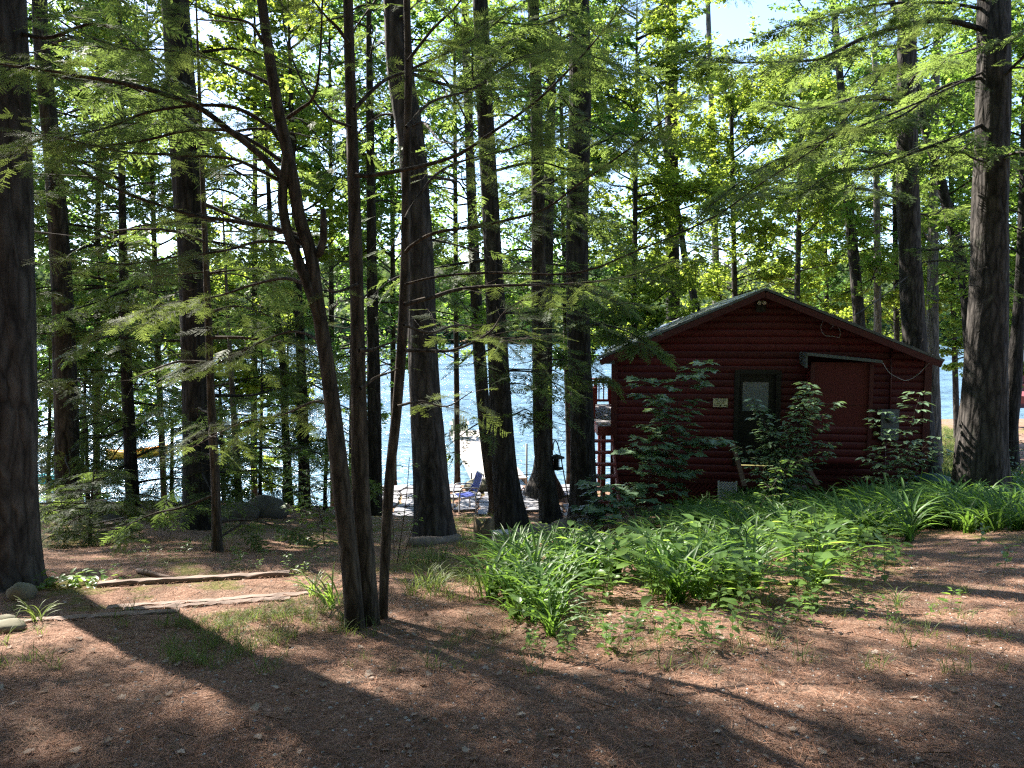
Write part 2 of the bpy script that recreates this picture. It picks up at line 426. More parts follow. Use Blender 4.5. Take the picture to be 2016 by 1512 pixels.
MT['alum'] = simple('white_metal_tube', (0.62, 0.63, 0.64), 0.4, 0.5, var=0.08)
MT['adiron'] = simple('sage_chair_slats', (0.33, 0.36, 0.27), 0.6, 0.3, var=0.15)
MT['iron'] = simple('dark_iron', (0.02, 0.018, 0.018), 0.5, 0.4)
MT['wire'] = simple('black_cable', (0.025, 0.025, 0.028), 0.6, 0.3)
MT['wirepale'] = simple('pale_cable', (0.30, 0.29, 0.28), 0.6, 0.3)
MT['bin'] = simple('dark_green_plastic', (0.018, 0.06, 0.05), 0.4, 0.5, var=0.15)
MT['sign'] = simple('cream_sign_board', (0.52, 0.47, 0.30), 0.7, 0.3, var=0.15, scale=14)
MT['signink'] = simple('dark_sign_paint', (0.03, 0.025, 0.015), 0.7, 0.2)
MT['board'] = simple('brown_board', (0.11, 0.066, 0.042), 0.8, 0.2, var=0.3)
MT['needle'] = leaf_mat('fallen_pine_needles', (0.12, 0.050, 0.026), (0.38, 0.215, 0.14), (0.2, 0.1, 0.05), 0.15, 0.8, 0.2)
MT['deadleaf'] = leaf_mat('fallen_leaves', (0.12, 0.075, 0.05), (0.42, 0.34, 0.27), (0.2, 0.14, 0.08), 0.2, 0.8, 0.2)

# ------------------------------------------------------------------ setting
def axis_samples(lo, hi, step, far_lo, far_hi, g=1.13):
    a = list(np.arange(lo, hi + 1e-6, step)); s = step
    while a[-1] < far_hi: s *= g; a.append(min(a[-1] + s, far_hi))
    s = step; b = [lo]
    while b[-1] > far_lo: s *= g; b.append(max(b[-1] - s, far_lo))
    return np.array(b[1:][::-1] + a)
xs = axis_samples(-9, 9, 0.055, -420, 420, 1.10)
ys = axis_samples(2.2, 9, 0.055, -14, 520, 1.035)
X, Y = np.meshgrid(xs, ys, indexing='ij')
Z = Hz(X, Y)
nx, ny = X.shape
i, j = np.meshgrid(np.arange(nx - 1), np.arange(ny - 1), indexing='ij')
g = M().add(np.stack([X, Y, Z], -1).reshape(-1, 3), np.stack([i * ny + j, (i + 1) * ny + j, (i + 1) * ny + j + 1, i * ny + j + 1], -1).reshape(-1, 4))
tag(g.build("ground", MT['ground']), kind="structure")
g = M().add([[-420, 16, WATER], [420, 16, WATER], [420, 262, WATER], [-420, 262, WATER]], [[0, 1, 2, 3]])
tag(g.build("lake", MT['water'], smooth=False), kind="structure")

# far wooded shore: one mass of crowns
def far_wood():
    g = M(); q = np.array([[0, 0, 0], [0.5, 0.35, 0.06], [1, 0, 0], [0.5, -0.35, 0.06]])
    n = 1500
    cx = rng.uniform(-230, 230, n); cd = 203 + rng.random(n) ** 1.6 * 130
    cz = Hz(cx, cd); ht = rng.uniform(6, 13, n); rd = ht * rng.uniform(0.24, 0.36, n); hue = rng.random(n)
    per = 90
    tt = np.repeat(np.arange(n), per); v = unit(rng.normal(0, 1, (n * per, 3))); rr = rng.random(n * per) ** 0.4
    pos = np.stack([cx[tt] + v[:, 0] * rd[tt] * rr, cd[tt] + v[:, 1] * rd[tt] * rr, cz[tt] + ht[tt] * 0.5 + v[:, 2] * rr * ht[tt] * 0.55], -1)
    g.inst(q, [[0, 1, 2, 3]], frames(rng.normal(0, 1, (n * per, 3)), 0.9), pos, rng.uniform(1.2, 3.0, n * per), r=np.clip(hue[tt] * 0.7 + rng.random(n * per) * 0.3, 0, 1))
    tag(g.build("far_wood", MT['far'], smooth=False), "hazy green wood covering the far shore of the lake", "wood", kind="stuff")
far_wood()

# flagstone terrace in front of the lake
def patio():
    g = M(); z0 = CAMZ - 4.42
    nxp, nyp = 12, 9
    gx = np.linspace(-3.9, 1.75, nxp); gy = np.linspace(17.3, 20.7, nyp)
    px_, py_ = np.meshgrid(gx, gy, indexing='ij')
    px_ = px_ + rng.normal(0, 0.09, px_.shape); py_ = py_ + rng.normal(0, 0.07, py_.shape)
    for a in range(nxp - 1):
        for b in range(nyp - 1):
            if rng.random() < 0.10: continue
            q = np.array([[px_[a, b], py_[a, b]], [px_[a + 1, b], py_[a + 1, b]], [px_[a + 1, b + 1], py_[a + 1, b + 1]], [px_[a, b + 1], py_[a, b + 1]]])
            c = q.mean(0); ring = []
            for k in range(4):
                p, n_ = q[k], q[(k + 1) % 4]
                ring += [p * 0.8 + c * 0.2, (p * 0.55 + n_ * 0.45) * 0.88 + c * 0.12 + rng.normal(0, 0.015, 2)]
            ring = np.array(ring); t = 0.035 + rng.random() * 0.02
            top = np.c_[ring, np.full(8, z0 + t)]; bot = np.c_[ring, np.full(8, z0 - 0.1)]
            v = np.concatenate([top, bot, [[c[0], c[1], z0 + t]]]); kk = np.arange(8); k2 = (kk + 1) % 8
            r0 = rng.random()
            g.add(v, np.stack([kk + 8, k2 + 8, k2, kk], -1), r0); g.f3.append(np.stack([kk, k2, np.full(8, 16)], -1) + g.n - 17)
    tag(g.build("patio", MT['flag'], smooth=False), kind="structure")
patio()

# ------------------------------------------------------------------ where the sun reaches the ground (gaps kept open in the canopy)
LIT = [  # (polygon in photograph pixels on the ground, chance of an open canopy above it)
    ([(60, 1150), (200, 1130), (420, 1118), (600, 1140), (700, 1165), (700, 1205), (560, 1235), (330, 1262), (180, 1300), (0, 1320), (0, 1230), (100, 1200)], 1.0),
    ([(930, 1105), (1090, 1075), (1350, 1090), (1600, 1075), (1790, 1110), (1800, 1180), (1500, 1215), (1330, 1260), (1180, 1340), (1060, 1330), (980, 1250)], 0.93),
    ([(1250, 1250), (1500, 1230), (1800, 1180), (2016, 1130), (2016, 1330), (1820, 1330), (1500, 1380), (1330, 1340)], 0.84),
    ([(520, 1440), (720, 1330), (830, 1340), (800, 1400), (690, 1512), (470, 1512)], 0.9),
    ([(960, 1440), (1250, 1420), (1250, 1512), (960, 1512)], 0.75),
    ([(880, 1330), (1010, 1300), (1030, 1340), (900, 1370)], 0.8), ([(300, 1370), (480, 1340), (520, 1370), (360, 1410)], 0.8), ([(20, 1440), (180, 1420), (220, 1460), (60, 1490)], 0.7),
    ([(1400, 1400), (1900, 1350), (2016, 1400), (1700, 1480), (1400, 1470)], 0.65),
    ([(1270, 1010), (1480, 1000), (1690, 990), (1690, 1035), (1300, 1050)], 0.65),
    ([(880, 1010), (960, 1000), (960, 1060), (890, 1055)], 1.0),
    ([(520, 1060), (660, 1045), (660, 1080), (520, 1085)], 1.0),
    ([(740, 955), (830, 960), (830, 1020), (740, 1020)], 0.8),
    ([(890, 955), (1120, 955), (1100, 1000), (890, 1020)], 0.8),
    ([(1840, 830), (1900, 825), (1900, 940), (1840, 945)], 0.9),
]
def inpoly(px, py, poly):
    r = np.zeros(len(px), bool); n = len(poly)
    for a in range(n):
        x0, y0 = poly[a]; x1, y1 = poly[(a + 1) % n]
        if y0 == y1: continue
        c = ((y0 > py) != (y1 > py)) & (px < (x1 - x0) * (py - y0) / (y1 - y0) + x0)
        r ^= c
    return r
def shade_keep(p, loose=1.0):
    """True where leaves at p stay (their shadow does not fall on a sunlit patch)."""
    p = np.asarray(p, float)
    gz = np.full(len(p), -0.8)
    for _ in range(3):
        t = (p[:, 2] - gz) / SDIR[2]
        q = p - SDIR * t[:, None]
        gz = Hz(q[:, 0], q[:, 1])
    q[:, 2] = gz
    px, py, zz = proj(q)
    jx = fbm(q[:, 0] * 2.6, q[:, 1] * 2.6) * 70; jy = fbm(q[:, 0] * 2.6 + 50, q[:, 1] * 2.6) * 36
    pr = np.zeros(len(p))
    for poly, pp in LIT: pr = np.maximum(pr, (inpoly(px + jx, py + jy, poly) | inpoly(px - jx * .5, py - jy * .5, poly)) * pp)
    # small sun flecks elsewhere
    pr = np.maximum(pr, (fbm(q[:, 0] * 2.4 + 7, q[:, 1] * 2.4, 2) > 0.145) * 0.9)
    pr = np.where(zz < 0.5, 0.25, pr)
    return rng.random(len(p)) > pr * loose

# ------------------------------------------------------------------ foliage templates
def make_frond(near=True):
    """Flat hemlock spray along +X, unit length."""
    v, f = [], []
    nl = 13 if near else 9
    bend = random.uniform(-.28, .28)
    for k in range(nl):
        for sgn in (1, -1):
            t = 0.06 + 0.88 * (k + 0.25 * (sgn > 0)) / nl
            L = (0.34 * (1 - t) ** 0.75 + 0.07) * (0.45 + 0.85 * random.random())
            if random.random() < 0.10: continue
            an = R_(58 - 12 * t + random.uniform(-9, 9)) * sgn
            o = np.array([t, bend * t * t, -0.10 * t * t]); d = np.array([math.cos(an), math.sin(an), random.uniform(-0.12, 0.05)])
            pn = np.array([-math.sin(an), math.cos(an), 0])
            if near:
                m = max(3, int(L / 0.026))
                for q in range(m + 1):
                    b = o + d * L * (q / m)
                    for s2 in (1, -1):
                        if random.random() < 0.12: continue
                        ln = 0.036 * random.uniform(0.75, 1.15) * (1 - 0.35 * q / m)
                        tip = b + (pn * s2 * 0.9 + d * 0.42) * ln + np.array([0, 0, random.uniform(-0.006, 0.01)])
                        w2 = d * 0.011; n0 = len(v)
                        v += [b - w2, b + w2, tip]; f.append([n0, n0 + 1, n0 + 2])
            else:
                wv = pn * (0.028 + 0.012 * random.random()); n0 = len(v)
                v += [o, o + d * L * 0.45 + wv, o + d * L, o + d * L * 0.45 - wv]
                f += [[n0, n0 + 1, n0 + 2], [n0, n0 + 2, n0 + 3]]
    n0 = len(v)
    wv = np.array([0, 0.007, 0]); e = np.array([1.0, bend, -0.1])
    v += [np.zeros(3) - wv, np.zeros(3) + wv, e]; f.append([n0, n0 + 1, n0 + 2])
    return np.array(v), np.array(f)
FR_N = [make_frond(True) for _ in range(6)]
FR_F = [make_frond(False) for _ in range(6)]
LEAF = (np.array([[0, 0, 0], [0.45, 0.36, 0.08], [1, 0, -0.05], [0.45, -0.36, 0.08]]), np.array([[0, 3, 2, 1]]))
def lobed():
    o = [(0, 0), (0.12, -0.22), (0.02, -0.42), (0.30, -0.36), (0.42, -0.56), (0.58, -0.36), (0.62, -0.20), (0.74, -0.20), (1.0, 0)]
    o = o + [(x, -y) for x, y in o[-2:0:-1]]
    v = np.array([[x, y, 0.10 * abs(y) - 0.12 * x * x] for x, y in o] + [[0.42, 0, -0.03]])
    n = len(o); return v, np.array([[a, (a + 1) % n, n] for a in range(n)])
LOBED = lobed()
OVATE = (np.array([[0, 0, 0], [0.25, 0.24, 0.06], [0.6, 0.22, 0.03], [1, 0, -0.14], [0.6, -0.22, 0.03], [0.25, -0.24, 0.06], [0.3, 0, -0.01], [0.65, 0, -0.06]]),
         np.array([[0, 6, 1], [1, 6, 2], [6, 7, 2], [2, 7, 3], [0, 5, 6], [5, 4, 6], [6, 4, 7], [4, 3, 7]]))

def hemlock_limb(wood, fol, path, r0, r1, near, dens=1.0, twl=0.5, spray=0.3, start=0.18, carve=0.0, droop=0.25, flip=None):
    """One limb: wood tube, side twigs and flat sprays. wood/fol: M builders."""
    p = crom(path, 6); n = len(p)
    rad = np.linspace(r0, r1, n)
    wood.tube(p, rad, 7 if near else 5, rough=0.15, seed=rng.random() * 50, cap=False)
    seg = np.linalg.norm(np.diff(p, axis=0), axis=1); cum = np.concatenate([[0], np.cumsum(seg)]); L = cum[-1]
    s = start * L; side = 1; locs, dirs, scs = [], [], []; a0, a1 = [], []; rr0 = []
    step = (0.06 if near else 0.10) / dens
    while s < L:
        k = min(n - 2, np.searchsorted(cum, s) - 1); k = max(k, 0)
        t = (p[k + 1] - p[k]) / (seg[k] + 1e-9); b = p[k] + t * (s - cum[k])
        u = s / L; side = -side
        hor = np.array([-t[1], t[0], 0.0]); hn = np.linalg.norm(hor)
        hor = hor / hn if hn > 0.25 else unit(rng.normal(0, 1, 3) * np.array([1, 1, 0.1]))
        an = rng.uniform(0.75, 1.25)
        d = unit(t * math.cos(an) + hor * side * math.sin(an) + np.array([0, 0, rng.uniform(-0.25, 0.2)]))
        tl = twl * (1.15 - 0.75 * u) * rng.uniform(0.45, 1.2)
        m = 3; prev = b; dd = d
        for q in range(m):
            nx_ = prev + dd * tl / m
            a0.append(prev); a1.append(nx_); rr0.append(max(0.0022, r0 * 0.16) * (1 - q * 0.25))
            if q > 0 or tl < 0.35:
                for s2 in (1, -1):
                    if rng.random() < 0.72:
                        h2 = np.array([-dd[1], dd[0], 0]) * s2
                        locs.append(nx_ - dd * tl / m * rng.random() * 0.8); dirs.append(unit(dd * 0.75 + h2 * 0.75 + np.array([0, 0, -droop * rng.random()]))); scs.append(spray * rng.uniform(0.55, 1.1))
            prev = nx_; dd = unit(dd + np.array([0, 0, -droop * 0.5]) + rng.normal(0, 0.12, 3))
        locs.append(prev - dd * 0.05); dirs.append(dd); scs.append(spray * rng.uniform(0.7, 1.25))
        s += step * rng.uniform(0.5, 1.6)
    locs.append(p[-1]); dirs.append(unit(p[-1] - p[-2])); scs.append(spray)
    a0, a1 = np.array(a0), np.array(a1)
    wood.twigs(a0, a1, np.array(rr0), np.array(rr0) * 0.6)
    locs, dirs, scs = np.array(locs), np.array(dirs), np.array(scs)
    if carve:
        kk = shade_keep(locs, carve); locs, dirs, scs = locs[kk], dirs[kk], scs[kk]
    T = FR_N if near else FR_F
    ch = rng.integers(0, 6, len(locs))
    tint = rng.random() * 0.4
    for c in range(6):
        kk = ch == c
        fol.inst(T[c][0], T[c][1], frames(dirs[kk], 0.28), locs[kk], scs[kk], r=np.clip(tint + rng.random(kk.sum()) * 0.6, 0, 1))

def leafy_limb(wood, fol, base, d, L, r0, leaf=0.125, dens=1.0, carve=0.0, rise=0.1, flat=0.45, tmpl=LEAF, nsub=7):
    """A broad-leaf limb with side branches and layered leaves."""
    pts = [np.array(base)]; dd = unit(np.array(d, float))
    for q in range(5):
        pts.append(pts[-1] + dd * L / 5); dd = unit(dd + rng.normal(0, 0.16, 3) + np.array([0, 0, rise * 0.4]))
    p = crom(pts, 3); n = len(p)
    wood.tube(p, np.linspace(r0, r0 * 0.25, n), 5, cap=False)
    a0, a1, locs, dirs = [], [], [], []
    for q in range(nsub):
        u = 0.22 + 0.78 * (q + rng.random()) / nsub
        k = min(n - 2, int(u * (n - 1))); b = p[k]; t = unit(p[k + 1] - p[k])
        an = rng.uniform(0, 2 * np.pi); e = unit(np.cross(t, [math.cos(an), math.sin(an), 0.3]))
        sd_ = unit(t * 0.7 + e * np.array([1, 1, 0.5])); tl = L * rng.uniform(0.22, 0.42) * (1.2 - 0.6 * u)
        tip = b + sd_ * tl; a0.append(b); a1.append(tip)
        m = max(4, int(58 * dens * tl / 0.9))
        w_ = rng.random(m) ** 0.7
        pos = b + (tip - b) * w_[:, None] + rng.normal(0, 1, (m, 3)) * np.array([0.20, 0.20, 0.10]) * (tl * 0.55 + 0.12)
        locs.append(pos); dirs.append(sd_ * 0.5 + rng.normal(0, 0.7, (m, 3)) * np.array([1, 1, 0.35]) + np.array([0, 0, -0.25]))
    wood.twigs(np.array(a0), np.array(a1), r0 * 0.35, r0 * 0.08)
    locs, dirs = np.concatenate(locs), np.concatenate(dirs)
    if carve:
        kk = shade_keep(locs, carve); locs, dirs = locs[kk], dirs[kk]
    if len(locs): fol.inst(tmpl[0], tmpl[1], frames(dirs, flat), locs, leaf * rng.uniform(0.65, 1.3, len(locs)))

# ------------------------------------------------------------------ trees
def trunk_path(spec, d, ztop, extra_d=0.0):
    """spec: (px, py, width_px) from the base up; returns 3-D centreline and radii up to ztop."""
    pts, rad = [], []
    for k, (px, py, wd) in enumerate(spec):
        dd = d + extra_d * k / max(1, len(spec) - 1)
        pts.append(P(px, py, dd)); rad.append(wd / 2 * dd / F)
    pts, rad = np.array(pts), np.array(rad)
    t = unit(pts[-1] - pts[-2]); h = ztop - pts[-1][2]
    if h > 0.5:
        k = 5; f_ = np.linspace(0, 1, k + 1)[1:]
        ext = pts[-1] + (t / max(t[2], 0.5))[None] * (f_ * h)[:, None] * np.array([0.6, 0.6, 1.0])
        pts = np.concatenate([pts, ext]); rad = np.concatenate([rad, rad[-1] * (1 - 0.85 * f_)])
    return pts, rad
def trunk_mesh(g, pts, rad, sides=14, flare=0.55, rough=0.10, step=0.12, seed=0):
    p = crom(pts, 8); r = np.interp(np.linspace(0, 1, len(p)), np.linspace(0, 1, len(rad)), rad)
    cum = np.concatenate([[0], np.cumsum(np.linalg.norm(np.diff(p, axis=0), axis=1))])
    s = np.concatenate([np.arange(0, min(cum[-1], 7), step), np.arange(min(cum[-1], 7), cum[-1], 0.5)])
    p = np.stack([np.interp(s, cum, p[:, k]) for k in range(3)], -1); r = np.interp(s, cum, r)
    r = r * (1 + flare * 0.42 * np.exp(-s / (r[0] * 0.9 + 0.05)))
    p0 = p[0] - np.array([0, 0, 0.3]); p = np.concatenate([[p0], p]); r = np.concatenate([[r[0] * 1.15], r])
    g.tube(p, r, sides, rough=rough, seed=seed)
    return p, r
def at_height(p, z):
    k = np.clip(np.searchsorted(p[:, 2], z), 1, len(p) - 1)
    a, b = p[k - 1], p[k]; t = (z - a[2]) / max(1e-6, b[2] - a[2])
    return a + (b - a) * np.clip(t, 0, 1)
def high_crown(wood, fol, p, z0, z1, rad, n, leaf=0.2, carve=1.0, branches=26):
    """Upper crown: radial boughs carrying leaf sprays (sun gaps carved)."""
    locs, dirs, a0, a1 = [], [], [], []
    per = max(6, n // 12 // branches)
    for k in range(branches):
        z = z0 + (z1 - z0) * (k + rng.random()) / branches; u = (z - z0) / (z1 - z0)
        b = at_height(p, z); an = rng.random() * 2 * np.pi
        L = rad * (0.45 + 0.75 * math.sin(math.pi * min(1, u * 0.8 + 0.2))) * rng.uniform(0.7, 1.15)
        d = np.array([math.cos(an), math.sin(an), rng.uniform(-0.15, 0.25)])
        tip = b + d * L; a0.append(b); a1.append(tip)
        w_ = rng.random(per) ** 0.6
        pos = b + (tip - b) * w_[:, None] + rng.normal(0, 1, (per, 3)) * np.array([0.32, 0.32, 0.2]) * (0.4 + L * 0.22)
        locs.append(pos); dirs.append(d * 0.6 + rng.normal(0, 0.6, (per, 3)))
    locs, dirs = np.concatenate(locs), np.concatenate(dirs)
    kk = shade_keep(locs, carve)
    left = kk.reshape(branches, per).mean(1) > 0.3
    wood.twigs(np.array(a0)[left], np.array(a1)[left], 0.022, 0.006)
    locs, dirs = locs[kk], dirs[kk]
    for c in range(3):
        q = np.arange(len(locs)) % 3 == c
        fol.inst(FR_F[c][0], FR_F[c][1], frames(dirs[q], 0.4), locs[q], leaf * rng.uniform(2.0, 3.6, q.sum()))

def tall_tree(name, label, spec, d=None, ztop=15, bark='bark', fol='hemfar', limbs=(), crown=None, sides=14, group=None, flare=0.55, cat="tree", extra_d=0.0, leafy=False, stubs=0, step=0.12, traced=()):
    """limbs: (n, z0, z1, L0, L1, azimuth centre deg or None, spread deg, density)"""
    if d is None:
        b = G(spec[0][0], spec[0][1]); d = b[1]
    else:
        b = P(spec[0][0], spec[0][1], d)
    pts, rad = trunk_path(spec, d, ztop, extra_d)
    zb = Hz(pts[0][0], pts[0][1])
    if pts[0][2] > zb + 0.02:
        pts = np.concatenate([[[pts[0][0], pts[0][1], zb]], pts]); rad = np.concatenate([[rad[0] * 1.05], rad])
    t = thing(name, label, cat, pts[0], group)
    g = M(); p, r = trunk_mesh(g, pts, rad, sides, flare, seed=rng.random() * 90, step=step)
    wood, fl = M(), M()
    for (n, z0, z1, L0, L1, az, spr, dens) in limbs:
        for k in range(n):
            z = z0 + (z1 - z0) * (k + rng.random()) / n
            a = (rng.random() * 360 if az is None else az + rng.uniform(-spr, spr)); a = R_(a)
            b = at_height(p, z); L = rng.uniform(L0, L1)
            dv = np.array([math.sin(a), math.cos(a), 0.0])
            if leafy:
                leafy_limb(wood, fl, b, dv + np.array([0, 0, rng.uniform(0.0, 0.7)]), L, 0.012 + L * 0.008, dens=dens, carve=0.95)
            else:
                up = rng.uniform(-0.25, 0.25)
                path = [b, b + dv * L * 0.35 + [0, 0, L * 0.35 * up], b + dv * L * 0.7 + [0, 0, L * (0.6 * up - 0.05)], b + dv * L + [0, 0, L * (0.75 * up - 0.2)]]
                path = [np.asarray(q) + rng.normal(0, 0.04 * L, 3) * (m > 0) for m, q in enumerate(path)]
                hemlock_limb(wood, fl, path, 0.010 + 0.008 * L, 0.004, False, dens, twl=0.6, spray=0.36, start=0.15, carve=0.95)
    for pp_, wpx, de, dens in traced:
        n_ = len(pp_); ds_ = d + (de - d) * np.linspace(0, 1, n_)
        hemlock_limb(wood, fl, np.array([P(x, y, q) for (x, y), q in zip(pp_, ds_)]), wpx / 2 * d / F, 0.005, False, dens, 0.6, 0.42, 0.12)
    if crown: high_crown(wood, fl, p, *crown)
    for k in range(stubs):
        z = p[1][2] + 0.8 + rng.random() * 5; b = at_height(p, z); an = rng.random() * 6.28
        q = b + np.array([math.cos(an), math.sin(an), rng.uniform(-0.2, 0.2)]) * rng.uniform(0.25, 0.8)
        q2 = q + rng.normal(0, 0.25, 3); wood.twigs([b, q], [q, q2], [0.010, 0.006], [0.006, 0.003])
    g.join(wood).build("trunk", MT[bark], t)
    if fl.n: fl.build("crown", MT[fol], t, smooth=False)
    return t

# the three-stemmed hemlock in the foreground ------------------------------------------------
def near_hemlock():
    b0 = G(722, 1235); D = b0[1]
    t = thing("hemlock_tree", "three-stemmed hemlock in the foreground whose limbs reach across the view", "tree", b0)
    def stem(spec, d, ztop, sides=16, flare=0.35, d_end=None, zadd=True):
        n = len(spec); de = d if d_end is None else d_end
        ds = np.linspace(d, de, n)
        pts = np.array([P(x, y, q) for (x, y, _), q in zip(spec, ds)]); rad = np.array([w_ * 0.42 * q / F for (_, _, w_), q in zip(spec, ds)])
        if ztop:
            e = unit(pts[-1] - pts[-2]); f_ = np.linspace(0, 1, 6)[1:]; h = ztop - pts[-1][2]
            pts = np.concatenate([pts, pts[-1] + e[None] * (f_ * h / e[2])[:, None]]); rad = np.concatenate([rad, rad[-1] * (1 - 0.85 * f_)])
        g = M(); p, r = trunk_mesh(g, pts, rad, sides, flare, rough=0.16, seed=rng.random() * 90, step=0.06)
        return g, p
    s1 = [(700, 1255, 46), (690, 1120, 44), (672, 960, 42), (652, 780, 36), (632, 640, 31), (620, 560, 30), (612, 500, 29), (590, 430, 29), (572, 330, 27), (547, 215, 25), (530, 110, 24), (515, 0, 22)]
    s1b = [(628, 640, 14), (610, 570, 22), (588, 515, 21), (566, 455, 20), (556, 390, 20), (562, 330, 20), (566, 300, 16)]
    s2 = [(728, 1240, 50), (720, 1120, 46), (710, 960, 42), (706, 780, 37), (704, 640, 33), (699, 450, 30), (694, 300, 27), (689, 150, 25), (685, 0, 22)]
    s3 = [(754, 1208, 22), (760, 1060, 27), (768, 930, 25), (782, 800, 24), (792, 660, 24), (798, 500, 23), (800, 330, 19), (804, 170, 18), (801, 0, 16)]
    d1, d2, d3 = D - 0.05, D + 0.08, D + 0.22
    for sp, d, zt, sd_ in ((s1, d1, 7.5, 18), (s2, d2, 8.0, 18), (s3, d3, 7.0, 14)):
        g, p = stem(sp, d, zt, sd_)
        wood, fl = M(), M()
        high_crown(wood, fl, p, 4.2, zt - 0.3, 2.0, 2600, leaf=0.13, branches=22)
        st = g.join(wood).build("stem", MT['bark_red'], t); fl.build("crown", MT['hem'], st, smooth=False)
    g = M().tube(crom([P(x, y, d1 - 0.02) for x, y, _ in s1b], 6), np.interp(np.linspace(0, 1, 37), np.linspace(0, 1, 7), [w_ * 0.46 * d1 / F for _, _, w_ in s1b]), 14, rough=0.16, seed=7); g.build("fork", MT['bark_red'], t)
    # snag stub
    g = M().tube([P(612, 508, d1), P(630, 496, d1), P(637, 470, d1), P(637, 440, d1), P(636, 412, d1)], [0.03, 0.024, 0.021, 0.019, 0.016], 8, rough=0.2); g.build("stub", MT['bark_red'], t)
    B = [  # pixel path, r0 px, depth end, dens, twig length, spray, start
        ([(557, 350), (520, 312), (450, 255), (378, 205), (257, 167), (153, 149), (97, 139), (0, 126), (-60, 120)], 15, 4.4, .7, .42, .30, .15),
        ([(550, 275), (528, 248), (462, 212), (378, 208), (288, 222), (215, 250), (125, 271), (30, 300)], 10, 4.7, .8, .42, .30, .2),
        ([(558, 320), (500, 280), (448, 257), (368, 257), (295, 274), (222, 285), (121, 292), (0, 305)], 9, 5.0, .8, .45, .30, .2),
        ([(560, 360), (500, 330), (451, 312), (347, 305), (243, 299), (139, 276), (60, 262)], 8, 4.5, .8, .4, .28, .25),
        ([(610, 490), (555, 455), (470, 437), (375, 422), (257, 384), (174, 344), (115, 295), (35, 215)], 12, 5.0, .85, .5, .30, .15),
        ([(590, 500), (562, 479), (507, 476), (444, 493), (350, 505), (250, 520), (160, 512)], 8, 4.1, .9, .45, .30, .2),
        ([(606, 560), (560, 548), (500, 560), (420, 585), (320, 600), (220, 640)], 8, 5.6, .9, .5, .30, .2),
        ([(566, 232), (590, 215), (615, 194), (628, 139), (635, 0), (640, -80)], 8, 4.2, .6, .35, .26, .3),
        ([(528, 95), (517, 83), (490, 45), (417, 28), (350, -10)], 9, 4.2, .8, .45, .30, .25),
        ([(540, 170), (480, 140), (420, 118), (330, 98), (240, 95), (150, 60)], 8, 5.2, .9, .5, .30, .2),
        ([(686, 85), (665, 55), (640, 30), (600, -20)], 8, 4.4, .8, .4, .28, .3),
        ([(697, 215), (750, 163), (803, 139), (893, 97), (955, 62), (1020, 5)], 9, 5.4, .9, .48, .30, .2),
        ([(700, 345), (730, 345), (817, 330), (900, 305), (970, 260), (1049, 205), (1112, 146), (1178, 73), (1235, 0)], 10, 4.3, .95, .5, .32, .25),
        ([(798, 430), (813, 403), (858, 344), (914, 316), (997, 295), (1084, 264), (1180, 225)], 7, 5.3, .9, .5, .30, .2),
        ([(800, 495), (813, 482), (858, 458), (962, 441), (1067, 413), (1136, 365), (1258, 278), (1345, 200)], 8, 4.0, .8, .46, .30, .25),
        ([(796, 600), (858, 583), (907, 569), (997, 562), (1119, 559), (1230, 545), (1330, 512)], 10, 5.2, .75, .5, .30, .2),
        ([(797, 560), (860, 545), (960, 537), (1100, 540), (1171, 528), (1223, 507), (1400, 430), (1500, 360), (1640, 262), (1770, 95)], 5, 4.1, .5, .42, .28, .3),
        ([(796, 690), (830, 690), (893, 689), (962, 656), (993, 614), (1030, 590)], 8, 5.0, .9, .45, .30, .2),
        ([(707, 690), (735, 688), (760, 678), (792, 668)], 9, d3, .2, .2, .2, .9),
        ([(709, 765), (721, 757), (740, 743), (770, 732), (793, 720)], 9, d3, .2, .2, .2, .9),
        ([(705, 560), (660, 575), (640, 560)], 8, 4.3, .3, .3, .25, .5),
        ([(640, 690), (610, 660), (560, 655), (480, 690), (400, 730)], 7, 5.4, .9, .5, .30, .2),
        ([(655, 800), (620, 790), (560, 815), (470, 835), (380, 880)], 6, 5.6, .9, .5, .30, .2),
        ([(690, 250), (640, 225), (590, 150), (560, 60), (555, -40)], 7, 5.0, .7, .4, .28, .25),
        ([(800, 250), (850, 200), (930, 175), (1010, 120), (1090, 95)], 7, 5.6, .9, .5, .30, .2),
        ([(803, 120), (850, 60), (900, 10), (930, -40)], 7, 4.6, .9, .45, .30, .2),
        ([(795, 640), (850, 655), (910, 640), (990, 670), (1060, 660)], 6, 5.8, .9, .5, .30, .2),
        ([(782, 800), (830, 790), (880, 800), (930, 770)], 6, 5.2, .8, .4, .28, .2),
    ]
    for pts, wpx, de, dens, twl, spr, st_ in B:
        n = len(pts); ds = D + (de - D) * (np.linspace(0, 1, n) ** 1.2)
        path = np.array([P(x, y, q) for (x, y), q in zip(pts, ds)])
        wood, fl = M(), M()
        hemlock_limb(wood, fl, path, wpx / 2 * D / F, 0.003, True, dens * 1.3, twl * 1.1, spr * 0.66, st_, carve=0.8)
        br = wood.build("branch", MT['bark_red'], t)
        if fl.n: fl.build("needles", MT['hem'], br, smooth=False)
near_hemlock()

